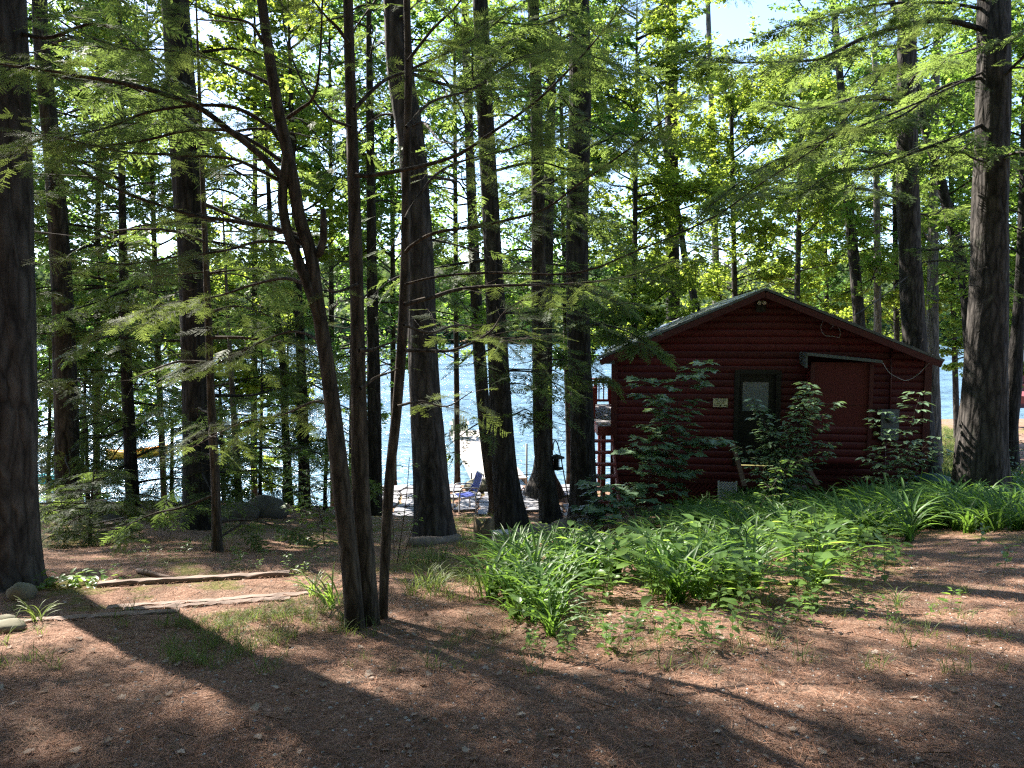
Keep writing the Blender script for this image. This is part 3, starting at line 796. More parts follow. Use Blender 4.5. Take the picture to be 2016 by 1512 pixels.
# standing trees --------------------------------------------------------------------------------
HL = 'hemfar'
tall_tree("pine_tree", "massive pine trunk cut by the left edge of the picture, mossy stones at its foot", [(-5, 1150, 145), (-3, 1050, 136), (-3, 800, 132), (-6, 600, 130), (-8, 300, 116), (-12, 0, 108)], ztop=17, bark='bark', sides=64, flare=0.45, step=0.05,
          limbs=[(4, 3.6, 5.0, 0.9, 1.7, 80, 60, 1.0)], crown=(6.5, 16.5, 3.6, 11000), stubs=2)
tall_tree("pine_tree", "straight dark pine second from the left, standing behind the low hemlock bush", [(135, 1005, 47), (127, 700, 42), (118, 500, 37), (103, 300, 31), (82, 100, 27), (78, 0, 26)], d=14, ztop=16,
          limbs=[(24, -0.8, 7.2, 1.3, 2.8, None, 0, 1.0)], crown=(7.5, 15.5, 3.4, 10000), stubs=6)
tall_tree("hemlock_tree", "slim hemlock trunk left of the yellow boat", [(262, 1010, 26), (248, 700, 20), (243, 500, 16), (240, 380, 13), (238, 150, 10)], d=15, ztop=9, bark='bark_dark',
          limbs=[(34, -1.8, 6.5, 1.2, 2.5, None, 0, 1.0)], stubs=4)
tall_tree("pine_tree", "thick dark pine leaning left with burl on its trunk, left of the foreground hemlock", [(392, 1040, 62), (388, 850, 54), (384, 700, 51), (379, 500, 54), (368, 350, 56), (352, 100, 50), (345, 0, 48)], ztop=17, bark='bark_dark', sides=22,
          limbs=[(24, -1.0, 6.2, 1.2, 2.7, None, 0, 1.0)], crown=(7, 16.5, 3.6, 11000), stubs=6)
tall_tree("hemlock_tree", "thin young hemlock stem just in front of the thick dark pine", [(428, 1088, 20), (424, 950, 18), (416, 800, 16), (411, 650, 14), (404, 480, 11), (398, 330, 9)], ztop=5.5, bark='bark_red',
          limbs=[(17, -1.4, 4.2, 0.7, 1.6, None, 0, 1.1)], stubs=2)
tall_tree("pine_tree", "broad grey pine trunk right of the three-stemmed hemlock, log lying at its foot", [(857, 1065, 80), (845, 900, 67), (833, 700, 58), (825, 500, 54), (812, 300, 52), (790, 150, 52), (780, 0, 50)], ztop=17, sides=40, step=0.06,
          limbs=[(12, 2.6, 6.4, 1.0, 2.4, None, 0, 0.9)], crown=(6.8, 16.5, 3.6, 11000), stubs=6)
tall_tree("oak_tree", "dark trunk flaring over its roots behind the wooden stump", [(1008, 1045, 66), (992, 900, 48), (983, 750, 41), (976, 600, 37), (968, 450, 34), (957, 250, 31), (945, 0, 29)], ztop=15, bark='bark_dark', sides=32, step=0.06,
          limbs=[(9, 1.5, 6.8, 1.0, 2.2, None, 0, 0.9), (7, 0.1, 1.5, 0.7, 1.5, None, 0, 0.8)], crown=(7, 14.5, 3.2, 8000), stubs=8)
tall_tree("maple_tree", "leaning trunk partly hidden behind the dark trunk, rooted on the mossy bank", [(985, 985, 44), (968, 920, 34), (955, 830, 28), (945, 720, 25), (936, 560, 22), (925, 300, 18), (915, 0, 14)], d=17.2, ztop=12, bark='bark', fol='maple', leafy=True,
          limbs=[(26, 1.0, 9.0, 1.0, 2.0, None, 0, 1.0)])
tall_tree("oak_tree", "slim lichen-marked trunk standing beside the bird feeder", [(1086, 1032, 44), (1076, 960, 36), (1067, 860, 33), (1063, 700, 31), (1060, 500, 27), (1058, 300, 24), (1050, 0, 21)], ztop=14, bark='bark', sides=28, step=0.06,
          limbs=[(10, 1.4, 7.2, 0.9, 2.0, None, 0, 0.9), (6, 0.2, 1.4, 0.6, 1.4, None, 0, 0.8)], crown=(7.4, 13.5, 2.8, 6000), stubs=8)
tall_tree("maple_tree", "trunk on the mossy mound by the shore, behind the bird feeder", [(1070, 955, 62), (1070, 925, 40), (1072, 860, 31), (1074, 700, 27), (1078, 500, 23), (1085, 200, 17)], d=19.5, ztop=12, bark='bark', fol='maple', leafy=True, flare=0.9,
          limbs=[(30, 1.0, 9.5, 1.1, 2.2, None, 0, 1.0)])
tall_tree("pine_tree", "dark upright pine standing directly left of the cabin corner", [(1150, 1018, 56), (1147, 900, 49), (1143, 760, 46), (1137, 600, 44), (1137, 400, 43), (1142, 200, 42), (1140, 0, 39)], ztop=17, bark='bark_dark', sides=36, step=0.06,
          limbs=[(12, 2.2, 7.4, 1.2, 2.4, None, 0, 1.0)], crown=(7.2, 16.5, 3.5, 10000), stubs=10, traced=[
          ([(1140, 20), (1090, 40), (1030, 65), (960, 115)], 9, 11.5, 1.8), ([(1140, 60), (1080, 85), (1000, 100), (930, 150)], 8, 12.0, 1.8),
          ([(1140, 640), (1190, 640), (1240, 655), (1290, 690)], 6, 13.0, 1.3), ([(1138, 560), (1200, 590), (1260, 600)], 6, 13.0, 1.2)])
tall_tree("pine_tree", "straight bare pine rising behind the left slope of the cabin roof", [(1328, 800, 30), (1325, 620, 27), (1322, 300, 25), (1321, 0, 22)], d=24, ztop=18, bark='bark_dark', limbs=[(10, 4.5, 11.0, 1.0, 2.4, None, 0, 0.9)], crown=(11.5, 17, 3.0, 4000), stubs=8)
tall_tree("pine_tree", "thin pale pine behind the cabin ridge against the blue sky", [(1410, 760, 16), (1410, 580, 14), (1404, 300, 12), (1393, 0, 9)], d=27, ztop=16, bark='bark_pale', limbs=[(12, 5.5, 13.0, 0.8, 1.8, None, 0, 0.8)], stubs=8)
tall_tree("maple_tree", "short slanted trunk behind the cabin roof, left of the thin pale pine", [(1385, 720, 18), (1370, 605, 15), (1350, 520, 13), (1335, 420, 11), (1300, 250, 8)], d=23, ztop=9, bark='bark', fol='mapley', leafy=True, limbs=[(26, 1.8, 8.0, 1.0, 2.2, None, 0, 1.0)])
tall_tree("pine_tree", "ridged pine trunk rising behind the right eave of the cabin", [(1826, 930, 52), (1815, 850, 46), (1803, 700, 43), (1794, 550, 42), (1788, 400, 40), (1786, 250, 37), (1785, 0, 31)], d=17, ztop=17, bark='bark', sides=36, step=0.06,
          limbs=[(12, 2.8, 8.5, 1.2, 2.8, None, 0, 1.0)], crown=(8.5, 16.5, 3.2, 7000), stubs=8, traced=[
          ([(1780, 400), (1740, 380), (1650, 365), (1560, 360), (1480, 385)], 8, 14.5, 1.3), ([(1785, 200), (1700, 190), (1600, 215), (1510, 200)], 9, 15.0, 1.3), ([(1785, 300), (1720, 300), (1640, 290), (1580, 310)], 8, 15.5, 1.3)])
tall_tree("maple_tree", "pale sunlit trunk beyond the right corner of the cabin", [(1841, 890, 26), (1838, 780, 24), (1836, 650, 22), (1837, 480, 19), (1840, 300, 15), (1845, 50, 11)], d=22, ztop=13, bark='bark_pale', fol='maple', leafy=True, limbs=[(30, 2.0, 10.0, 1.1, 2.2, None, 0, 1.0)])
tall_tree("hemlock_tree", "huge furrowed hemlock at the right among the daylilies", [(1930, 980, 100), (1931, 900, 90), (1937, 800, 80), (1942, 680, 73), (1948, 520, 66), (1950, 400, 62), (1955, 200, 58), (1957, 0, 55)], d=12.6, ztop=17, bark='bark', sides=56, step=0.05,
          limbs=[(6, 4.2, 7.0, 1.2, 2.2, None, 0, 0.9)], crown=(7.2, 16.5, 3.6, 9000), stubs=8, traced=[
          ([(1950, 62), (1860, 40), (1780, 50), (1700, 75), (1640, 105), (1600, 118), (1500, 122), (1420, 122), (1345, 98)], 11, 11.0, 1.3),
          ([(1950, 150), (1860, 170), (1780, 225), (1700, 255), (1600, 262), (1540, 252)], 7, 11.4, 1.3),
          ([(1950, 135), (1800, 205), (1660, 262), (1500, 330), (1380, 420)], 5, 10.2, 1.0),
          ([(1950, 20), (1850, 5), (1720, 10), (1600, 40), (1520, 60)], 7, 12.0, 1.3),
          ([(1945, 240), (1880, 270), (1800, 300), (1720, 330), (1640, 340), (1570, 390)], 8, 11.0, 1.2),
          ([(1960, 100), (2020, 60), (2080, 40)], 9, 11.0, 1.0), ([(1955, 330), (2000, 300), (2060, 310)], 8, 11.6, 1.0)])
tall_tree("maple_tree", "dark crooked trunk at the right edge before the red deck", [(1992, 930, 30), (1990, 840, 27), (1996, 760, 30), (2004, 640, 22), (2012, 480, 18), (2020, 200, 14)], d=18, ztop=10, bark='bark_dark', fol='maple', leafy=True, limbs=[(26, 1.5, 9.0, 1.0, 2.2, None, 0, 1.0)])
tall_tree("maple_tree", "slanting maple trunk between the ridged pine and the huge hemlock", [(1912, 760, 24), (1905, 620, 21), (1893, 520, 20), (1870, 430, 19), (1848, 340, 18), (1815, 230, 15), (1790, 100, 13), (1740, -40, 10)], d=20, ztop=12, bark='bark_dark', fol='maple', leafy=True, limbs=[(30, 2.4, 11.0, 1.1, 2.3, None, 0, 1.0)])
tall_tree("maple_tree", "mottled trunk behind the right slope of the cabin roof", [(1698, 760, 24), (1692, 640, 22), (1684, 540, 21), (1674, 440, 19), (1662, 250, 15), (1640, 0, 11)], d=24, ztop=13, bark='bark', fol='maple', leafy=True, limbs=[(38, 2.2, 12.0, 1.2, 2.5, None, 0, 1.0)])
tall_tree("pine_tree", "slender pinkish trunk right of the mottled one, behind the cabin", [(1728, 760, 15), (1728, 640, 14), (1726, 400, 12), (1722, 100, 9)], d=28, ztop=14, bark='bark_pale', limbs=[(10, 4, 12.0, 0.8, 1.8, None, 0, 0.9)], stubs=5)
tall_tree("maple_tree", "slim dark trunk at the water left of the foreground hemlock", [(600, 1000, 24), (597, 850, 22), (592, 700, 19), (586, 560, 16), (578, 350, 12)], d=16, ztop=9, bark='bark_dark', fol='mapley', leafy=True, limbs=[(26, 1.6, 8.0, 1.0, 2.0, None, 0, 1.0)])
tall_tree("hemlock_tree", "thin crooked stem between the thick dark pine and the slim dark trunk", [(568, 965, 17), (562, 850, 15), (556, 700, 14), (540, 570, 12), (530, 400, 9)], d=17, ztop=7.5, bark='bark_dark', limbs=[(22, -1.6, 6.4, 0.9, 1.9, None, 0, 1.0)])
tall_tree("hemlock_tree", "hemlock trunk seen through the gap between the second and third foreground stems", [(738, 985, 30), (737, 850, 28), (735, 700, 25), (732, 500, 20), (728, 200, 14)], d=16, ztop=11, bark='bark_dark', limbs=[(20, 0.2, 8.5, 1.1, 2.2, None, 0, 1.0)], stubs=3)
tall_tree("hemlock_sapling", "spindly pale-stemmed hemlock sapling right of the thick dark pine, in front of the lake", [(470, 985, 15), (464, 880, 13), (458, 780, 11), (450, 650, 8)], d=15, ztop=4.5, bark='bark_pale', limbs=[(18, -2.2, 3.8, 0.8, 1.7, None, 0, 1.0)], cat="tree")
# shoreline and background maples --------------------------------------------------------------
SH = [  # px, d, ztop, trunk px, limbs, z0, material, label
    (40, 19.0, 10, 14, 46, 0.6, 'maple', "bright green maple crown filling the gap right of the massive left pine"),
    (190, 19.3, 11, 13, 58, 0.8, 'mapled', "leafy maple by the lake between the two left pines"),
    (320, 19.5, 10, 12, 50, 0.9, 'mapley', "yellowish maple at the shore behind the yellow boat"),
    (500, 19.6, 11, 13, 56, 1.0, 'mapley', "yellow-green maple on the bank left of the foreground hemlock"),
    (655, 20.2, 11, 12, 52, 1.0, 'mapled', "maple at the shore behind the leftmost foreground stem"),
    (775, 21.2, 11, 12, 46, 1.3, 'maple', "maple behind the broad grey pine, hanging over the lake"),
    (900, 21.6, 11, 12, 44, 1.5, 'maple', "maple over the dock chair, between the broad grey pine and the dark trunk"),
    (1120, 21.6, 11, 12, 46, 1.4, 'mapled', "maple behind the upright pine left of the cabin"),
    (1245, 21.8, 11, 13, 58, 1.5, 'mapley', "sunlit maple beyond the left eave of the cabin"),
    (1455, 25.0, 10, 13, 54, 1.6, 'mapley', "yellow-green maple behind the cabin ridge"),
    (1560, 27.0, 11, 13, 62, 1.5, 'mapley', "bright maple behind the upper right slope of the cabin roof"),
    (1640, 30.0, 12, 12, 56, 1.4, 'mapled', "maple far behind the mottled trunk"),
    (1770, 30.0, 12, 12, 60, 1.2, 'mapley', "sunny maple beyond the lower right eave of the cabin"),
    (1885, 29.0, 12, 12, 60, 0.8, 'mapled', "maple hanging over the lake gap right of the cabin"),
    (1975, 25.0, 11, 13, 52, 0.8, 'maple', "maple behind the huge hemlock at the right"),
    (2075, 22.0, 11, 13, 46, 0.4, 'maple', "maple whose leaves hang in at the right edge of the picture"),
]
for px, d, zt, tw, nl, z0, mt, lab in SH:
    lean = rng.uniform(-25, 25)
    tall_tree("maple_tree", lab, [(px, 900, tw), (px + lean * 0.5, 600, tw * 0.85), (px + lean, 200, tw * 0.6)], d=d, ztop=zt, bark='bark', fol=mt, leafy=True, sides=9, step=0.3,
              limbs=[(int(nl * 1.45), z0 - (1.8 if px < 680 else 1.1 if px < 1260 else 0.6), zt - 0.8, 1.3, 2.6, None, 0, 1.6)], group="maples along the shore")
# young growth between the left trunks
for px, d, tw, zt, n_, L0, L1, lf, mt, lab in [
    (95, 16.5, 8, 1.6, 22, .6, 1.4, False, 'hemfar', "young hemlock filling the gap just right of the massive left pine"),
    (172, 15.6, 8, -0.2, 16, .5, 1.0, False, 'hemfar', "low young hemlock right of the second pine, left of the slim hemlock trunk"),
    (338, 16.4, 8, 0.2, 12, .5, 0.9, False, 'hemfar', "young hemlock between the slim trunk and the thick dark pine"),
    (512, 15.8, 8, 1.8, 24, .6, 1.4, False, 'hemfar', "young hemlock behind the dark bank boulders"),
    (640, 17.0, 8, 2.0, 22, .6, 1.3, False, 'hemfar', "young hemlock by the water behind the leftmost foreground stem"),
    (160, 18.6, 9, 2.6, 26, .7, 1.4, True, 'mapled', "leafy shrub at the water's edge behind the second pine"),
    (440, 18.4, 9, 2.2, 24, .7, 1.4, True, 'maple', "leafy shrub at the water's edge right of the thick dark pine"),
    (560, 18.8, 9, 2.6, 24, .7, 1.3, True, 'mapley', "yellowish shrub at the water's edge beside the slim dark trunk"),
    (690, 19.8, 8, 1.4, 16, .6, 1.1, True, 'mapled', "leafy shrub at the shore behind the middle foreground stem")]:
    zg_ = float(Hz((px - 1008) / F * d, d))
    tall_tree("hemlock_sapling" if not lf else "shore_shrub", lab, [(px, 960, tw), (px + rng.uniform(-8, 8), 800, tw * .7)], d=d, ztop=zt, bark='bark_dark', fol=mt, leafy=lf, sides=8, step=0.3,
              limbs=[(n_, zg_ + 0.35, zt - 0.2, L0, L1, None, 0, 1.0)], cat="sapling" if not lf else "shrub", group="young growth between the left trunks")
# unseen hemlocks added beyond the left edge to shade the foreground
for (x, y) in ((-8.5, 8.0), (-11.5, 13.5), (-13, 19)):
    zb = Hz(x, y); g = thing("hemlock_tree", "tall unseen hemlock added left of the massive pine to shade the foreground", "tree", (x, y, zb), "hemlocks added beyond the left edge for shade")
    tr, wd, fl = M(), M(), M()
    p, r = trunk_mesh(tr, np.array([[x, y, zb], [x + 0.1, y, 6], [x, y + 0.1, 16]]), np.array([0.26, 0.18, 0.03]), 14)
    high_crown(wd, fl, p, 4.5, 15.5, 3.6, 17000)
    tr.join(wd).build("trunk", MT['bark'], g); fl.build("crown", MT['hemfar'], g, smooth=False)

# unseen wood added behind and beside the viewer to block sky light
def added_wood_behind():
    g, n = M(), 0
    for k in range(58):
        a = rng.uniform(R_(80), R_(280)); q = rng.uniform(8, 27); x, y = math.sin(a) * q, math.cos(a) * q + 1.0
        zb = float(Hz(x, y)); h = rng.uniform(13, 19); p = np.array([[x, y, zb - 0.3], [x, y, zb + h * .5], [x + rng.normal(0, .3), y, zb + h]])
        tr.append(p); m = 1300; u = rng.random(m); rad = 3.2 * np.sin(np.pi * (0.15 + 0.8 * u)) * np.sqrt(rng.random(m)); an = rng.random(m) * 6.283
        pos = np.stack([x + rad * np.cos(an), y + rad * np.sin(an), zb + 1.2 + u * (h - 1.2)], -1)
        fl.inst(LEAF[0], LEAF[1], frames(rng.normal(0, 1, (m, 3)), .6), pos, rng.uniform(.5, 1.1, m))
tr, fl = [], M(); added_wood_behind()
tag(fl.build("added_wood_behind", MT['hemfar'], smooth=False), "dense unseen evergreen wood added behind the viewer to block sky light", "wood", kind="stuff")
g = M()
for p in tr: g.tube(crom(p, 4), np.linspace(.24, .05, 9), 8)
tag(g.build("added_wood_trunks", MT['bark_dark']), "trunks of the unseen evergreen wood added behind the viewer", "wood", kind="stuff")

# ------------------------------------------------------------------ the red cabin
C0 = P(1205, 1000, 16.5)
EU = unit(np.array([0.987, -0.16, 0.0])); EN = np.array([EU[1], -EU[0], 0.0]); EZ = np.array([0, 0, 1.0])
AX = np.array([EU, EN, EZ])
def cab(u, n, z): return np.array([C0[0], C0[1], 0]) + EU * u + EN * n + EZ * z
def WC(px, py, n=0.0):
    """Wall coordinates (u, z) seen at a pixel on the plane n in front of the wall."""
    r = ray(px, py); o = np.array([0, 0, CAMZ]); a = cab(0, n, 0)
    t = ((a - o) @ EN) / (r @ EN); p = o + r * t
    return (p - a) @ EU, p[2]
def cbox(g, u0, u1, n0, n1, z0, z1, r=None):
    return g.box(cab((u0 + u1) / 2, (n0 + n1) / 2, (z0 + z1) / 2), (abs(u1 - u0), abs(n1 - n0), abs(z1 - z0)), AX, r)
Wd = WC(1826, 800)[0]; uR, zR = WC(1502, 574); zE = WC(1183, 706)[1]; zB = WC(1205, 936)[1]; zG = C0[2]
uL_tip, uR_tip = WC(1183, 706)[0], WC(1842, 712)[0]
def cabin():
    t = thing("cabin", "dark red log-sided cabin with a low gable roof, standing in the shade above the lake", "cabin", cab(Wd / 2, -3.5, zG))
    def roof_z(u): return zR - (zR - zE) * (np.abs(np.asarray(u) - uR) / np.where(np.asarray(u) < uR, uR - uL_tip, uR_tip - uR))
    du0, dz1 = WC(1448, 728); du1, _ = WC(1536, 728); dz0 = dz1 - 2.05
    def siding(place, u0f, u1f, zb, zt, hole=None, rh=0.152, topf=None):
        g = M(); z = zb
        prof = [(0, 0.0), (0.08, 0.012), (0.3, 0.022), (0.7, 0.022), (0.92, 0.012), (1, 0.0)]
        while z < zt:
            zs = np.array([z + rh * a for a, _ in prof]); ns = np.array([b for _, b in prof])
            spans = [(0, 1)]
            if hole and z + rh * 0.5 > hole[2] and z + rh * 0.5 < hole[3]: spans = 'h'
            lo = np.array([u0f(q) for q in zs]); hi = np.array([u1f(q) for q in zs])
            segs = [(lo, hi)] if spans != 'h' else [(lo, np.full(6, hole[0])), (np.full(6, hole[1]), hi)]
            for a, b in segs:
                ok = b > a
                if not ok.any(): continue
                b = np.maximum(a, b)
                v = np.concatenate([[place(a[k], ns[k], zs[k]) for k in range(6)], [place(b[k], ns[k], zs[k]) for k in range(6)]])
                kk = np.arange(5); g.add(v, np.stack([kk, kk + 6, kk + 7, kk + 1], -1), rng.random())
            z += rh
        return g
    inv = lambda z, left: (uR - (uR - uL_tip) * (zR - z) / (zR - zE)) if left else (uR + (uR_tip - uR) * (zR - z) / (zR - zE))
    g = siding(cab, lambda z: max(0, inv(z + 0.05, True)), lambda z: min(Wd, inv(z + 0.05, False)), zB, zR, (du0, du1, dz0, dz1))
    # side and back walls
    D_ = 7.0
    zs_l, zs_r = float(roof_z(0)) - 0.05, float(roof_z(Wd)) - 0.05
    for gg in (siding(lambda u, n, z: cab(-n, -u, z), lambda z: 0, lambda z: D_, zB, zs_l), siding(lambda u, n, z: cab(Wd + n, -u, z), lambda z: 0, lambda z: D_, zB, zs_r),
               siding(lambda u, n, z: cab(u, -D_ - n, z), lambda z: max(0, inv(z + 0.05, True)), lambda z: min(Wd, inv(z + 0.05, False)), zB, zR)):
        o = g.n; g.f4 += [f + o for f in gg.f4]; g.v += gg.v; g.r += gg.r; g.n += gg.n
    wall = g.build("wall", MT['redlog'], t)
    # corner boards, inner dark backing behind the door
    g = M(); cbox(g, -0.045, 0.09, -0.09, 0.045, zG - 0.1, zs_l); g.build("corner_board", MT['redtrim'], t, smooth=False)
    g = M(); cbox(g, Wd - 0.09, Wd + 0.045, -0.09, 0.045, zG + 0.2, zs_r); g.build("corner_board", MT['redtrim'], t, smooth=False)
    # roof: two slabs with rake overhang
    r0, r1 = 0.34, -D_ - 0.34
    g = M()
    for ua, ub in ((uL_tip - 0.02, uR), (uR, uR_tip + 0.02)):
        a, b = (cab(ua, 0, float(roof_z(ua))), cab(ub, 0, float(roof_z(ub))))
        x = unit(b - a); L = np.linalg.norm(b - a); nrm = unit(np.cross(EN, x)); nrm = nrm if nrm[2] > 0 else -nrm
        c = (a + b) / 2 + EN * (r0 + r1) / 2 + nrm * 0.035
        g.box(c, (L + 0.02, r0 - r1, 0.05), np.array([x, EN, nrm]))
        for k in range(9):                                        # standing courses
            q = a + (b - a) * (k + 0.5) / 9; g.box(q + EN * (r0 + r1) / 2 + nrm * 0.064, (0.05, r0 - r1 - 0.01, 0.012), np.array([x, EN, nrm]))
    roof = g.build("roof", MT['roof'], t, smooth=False)
    for ua, ub in ((uL_tip, uR), (uR, uR_tip)):
        a, b = cab(ua, r0 - 0.02, float(roof_z(ua)) - 0.075), cab(ub, r0 - 0.02, float(roof_z(ub)) - 0.06)
        g = M().beam(a, b, 0.035, 0.12); g.build("fascia", MT['redtrim'], roof, smooth=False)
        g = M().beam(a - EN * 0.2 + EZ * 0.05, b - EN * 0.2 + EZ * 0.05, 0.32, 0.02); g.build("soffit", MT['redtrim'], roof, smooth=False)
    for n_ in (r0 - 0.1, -1.2, -2.4, -3.6, -4.8, -6.0): g = M(); cbox(g, uL_tip - 0.015, uL_tip + 0.3, n_ - 0.04, n_ + 0.04, float(roof_z(uL_tip)) - 0.10, float(roof_z(uL_tip)) - 0.02); g.build("rafter_tail", MT['greenmetal'], roof, smooth=False)
    # gable vent and flood light
    g = M(); u, z = WC(1497, 605)
    cbox(g, u - 0.10, u + 0.10, 0.03, 0.06, z - 0.10, z + 0.10)
    for k in range(4): cbox(g, u - 0.085, u + 0.085, 0.06, 0.075, z - 0.08 + k * 0.045, z - 0.055 + k * 0.045)
    g.build("gable_vent", MT['black'], t, smooth=False)
    g = M(); u, z = WC(1497, 594)
    for s in (-0.045, 0.045): g.tube([cab(u + s, 0.06, z + 0.01), cab(u + s * 1.1, 0.12, z), cab(u + s * 1.2, 0.19, z - 0.035)], [0.02, 0.03, 0.042], 10)
    cbox(g, u - 0.035, u + 0.035, 0.03, 0.065, z - 0.02, z + 0.03)
    g.build("floodlight", MT['white'], t)
    # door
    g = M()
    for a in ((du0 - 0.02, du0 + 0.08, -0.06, 0.05, dz0, dz1), (du1 - 0.08, du1 + 0.02, -0.06, 0.05, dz0, dz1), (du0 + 0.08, du1 - 0.08, -0.06, 0.05, dz1 - 0.08, dz1 + 0.01)): cbox(g, *a)
    dr = M(); cbox(dr, du0 + 0.08, du1 - 0.08, -0.10, -0.055, dz0 + 0.02, dz1 - 0.08)
    for zz in (0.18, 0.52): cbox(dr, du0 + 0.2, du1 - 0.2, -0.056, -0.046, dz0 + zz, dz0 + zz + 0.26)
    door = dr.build("door", MT['black'], t, smooth=False); g.build("frame", MT['black'], door, smooth=False)
    wu0, wz1 = WC(1463, 752); wu1, wz0 = WC(1513, 810)
    g = M(); cbox(g, wu0, wu1, -0.055, -0.047, wz0, wz1); g.build("pane", MT['glass'], door, smooth=False)
    g = M()
    for a in ((wu0 - 0.04, wu0, wz0 - 0.04, wz1 + 0.04), (wu1, wu1 + 0.04, wz0 - 0.04, wz1 + 0.04), (wu0, wu1, wz1, wz1 + 0.04), (wu0, wu1, wz0 - 0.04, wz0)): cbox(g, a[0], a[1], -0.055, -0.035, a[2], a[3])
    g.build("sash", MT['black'], door, smooth=False)
    g = M().tube([cab(du1 - 0.14, -0.05, dz0 + 0.98), cab(du1 - 0.14, 0.0, dz0 + 0.98), cab(du1 - 0.14, 0.02, dz0 + 0.98)], [0.012, 0.014, 0.028], 10); g.build("handle", MT['iron'], door)
    # closet bump-out with its own small lean-to roof
    bu0, bz1 = WC(1598, 705, 0.5); bu1, _ = WC(1718, 715, 0.5); bz0 = WC(1600, 912, 0.5)[1]; bzr = WC(1718, 716, 0.5)[1]
    zmid = WC(1650, 797, 0.5)[1]; zpl = WC(1650, 848, 0.5)[1]
    g = M(); cbox(g, bu0, bu1, 0.04, 0.5, bz0, bzr + 0.02); 
    cl = g.build("closet", MT['panel'], t, smooth=False)
    g = M(); cbox(g, bu0 - 0.01, bu1 + 0.01, 0.5, 0.515, zmid - 0.006, zmid + 0.006); g.build("seam", MT['redtrim'], cl, smooth=False)
    g = siding(lambda u, n, z: cab(u, 0.505 + n, z), lambda z: bu0, lambda z: bu1, bz0, zpl - 0.05); g.build("log_skirt", MT['redlog'], cl)
    for ua in (bu0 - 0.02, bu1 - 0.06):
        g = M(); cbox(g, ua, ua + 0.08, 0.5, 0.545, bz0, bzr); g.build("corner_trim", MT['redtrim'], cl, smooth=False)
    ru0, rz0 = WC(1588, 697, 0.6); ru1, rz1 = WC(1736, 712, 0.6)
    g = M(); a, b = cab(ru0, 0.33, rz0), cab(ru1, 0.33, rz1); g.beam(a, b, 0.66, 0.055); g.build("closet_roof", MT['greenmetal'], cl, smooth=False)
    g = M(); v = [cab(ru0 - 0.02, n, z) for n, z in ((0.0, rz0 + 0.03), (0.62, rz0 + 0.03), (0.62, rz0 - 0.28), (0.0, rz0 - 0.20))]; v += [q + EU * 0.04 for q in v]
    g.add(v, [[0, 1, 2, 3], [7, 6, 5, 4], [0, 4, 5, 1], [1, 5, 6, 2], [2, 6, 7, 3], [3, 7, 4, 0]]); g.build("end_panel", MT['greenmetal'], cl, smooth=False)
    # electric meter and conduits
    mu0, mz1 = WC(1735, 806, 0.12); mu1, mz0 = WC(1768, 866, 0.12); mu = (mu0 + mu1) / 2
    g = M(); cbox(g, mu0, mu1, 0.03, 0.14, mz0, mz1); mb = g.build("meter_box", MT['greymetal'], t, smooth=False)
    g = M(); zc = mz1 - 0.17; g.tube([cab(mu, 0.13, zc), cab(mu, 0.20, zc), cab(mu, 0.22, zc)], [0.085, 0.085, 0.07], 18); g.build("dial", MT['glass'], mb)
    g = M(); g.tube([cab(mu, 0.145, zc), cab(mu, 0.165, zc)], [0.10, 0.10], 18); cbox(g, mu - 0.13, mu + 0.13, 0.14, 0.15, mz0 + 0.22, mz0 + 0.24); g.build("collar", MT['greymetal'], mb)
    g = M(); g.tube([cab(mu, 0.07, mz1), cab(mu, 0.07, float(roof_z(mu)) - 0.1)], 0.022, 10); g.tube([cab(mu - 0.05, 0.07, mz0), cab(mu - 0.05, 0.07, zG + 0.1)], 0.018, 8); g.build("conduit", MT['redtrim'], t)
    # lattice skirt between the siding and the ground
    lat = M(); lu1 = WC(1410, 960)[0]; nd = 0
    zt_, zb_ = zB - 0.02, zG + 0.02; h = zt_ - zb_
    for s in (1, -1):
        for x in np.arange(-h, lu1 + h, 0.105):
            a, b = (x, zb_), (x + h * 1.0, zt_)
            if s < 0: a, b = (x + h, zb_), (x, zt_)
            ua, ub = max(0.09, min(lu1, a[0])), max(0.09, min(lu1, b[0]))
            if abs(ua - ub) < 0.02: continue
            fa, fb = (ua - a[0]) / (b[0] - a[0]), (ub - a[0]) / (b[0] - a[0])
            lat.beam(cab(ua, 0.0 + 0.009 * s, zb_ + h * fa), cab(ub, 0.009 * s, zb_ + h * fb), 0.045, 0.012, up=EN)
    lat.build("lattice_skirt", MT['redlog'], t, smooth=False)
    g = M(); cbox(g, 0.09, Wd, -0.5, -0.45, zG - 0.3, zB); g.build("foundation", MT['black'], t, smooth=False)
    g = M(); cbox(g, lu1, Wd - 0.09, -0.03, 0.02, zB - 0.18, zB); cbox(g, 0.09, lu1, -0.02, 0.03, zB - 0.10, zB); g.build("sill_beam", MT['redtrim'], t, smooth=False)
    # side deck with railing and open stairs
    fz = CAMZ - 2.2
    x0, x1, y0, y1 = 1.92, 2.75, 16.6, 21.2
    g = M()
    for k in range(32): 
        ya = y0 + (y1 - y0) * k / 32; g.box([(x0 + x1) / 2, ya + 0.07, fz - 0.02 + 0.001 * (k % 3)], [x1 - x0, 0.132, 0.035])
    dk = g.build("deck", MT['deckgrey'], t, smooth=False)
    g = M(); g.box([(x0 + x1) / 2, y0 - 0.02, fz - 0.12], [x1 - x0, 0.04, 0.20]); g.box([x0 - 0.02, (y0 + y1) / 2, fz - 0.12], [0.04, y1 - y0, 0.20])
    for x, y in ((x0 + .1, y0 + .1), (x0 + .1, y1 - .1), (x0 + .1, (y0 + y1) / 2), (x1 - .3, y1 - .1)): g.beam([x, y, fz - 0.05], [x, y, Hz(x, y) - 0.2], 0.1, 0.1, up=(1, 0, 0))
    g.build("joists", MT['reddeck'], dk, smooth=False)
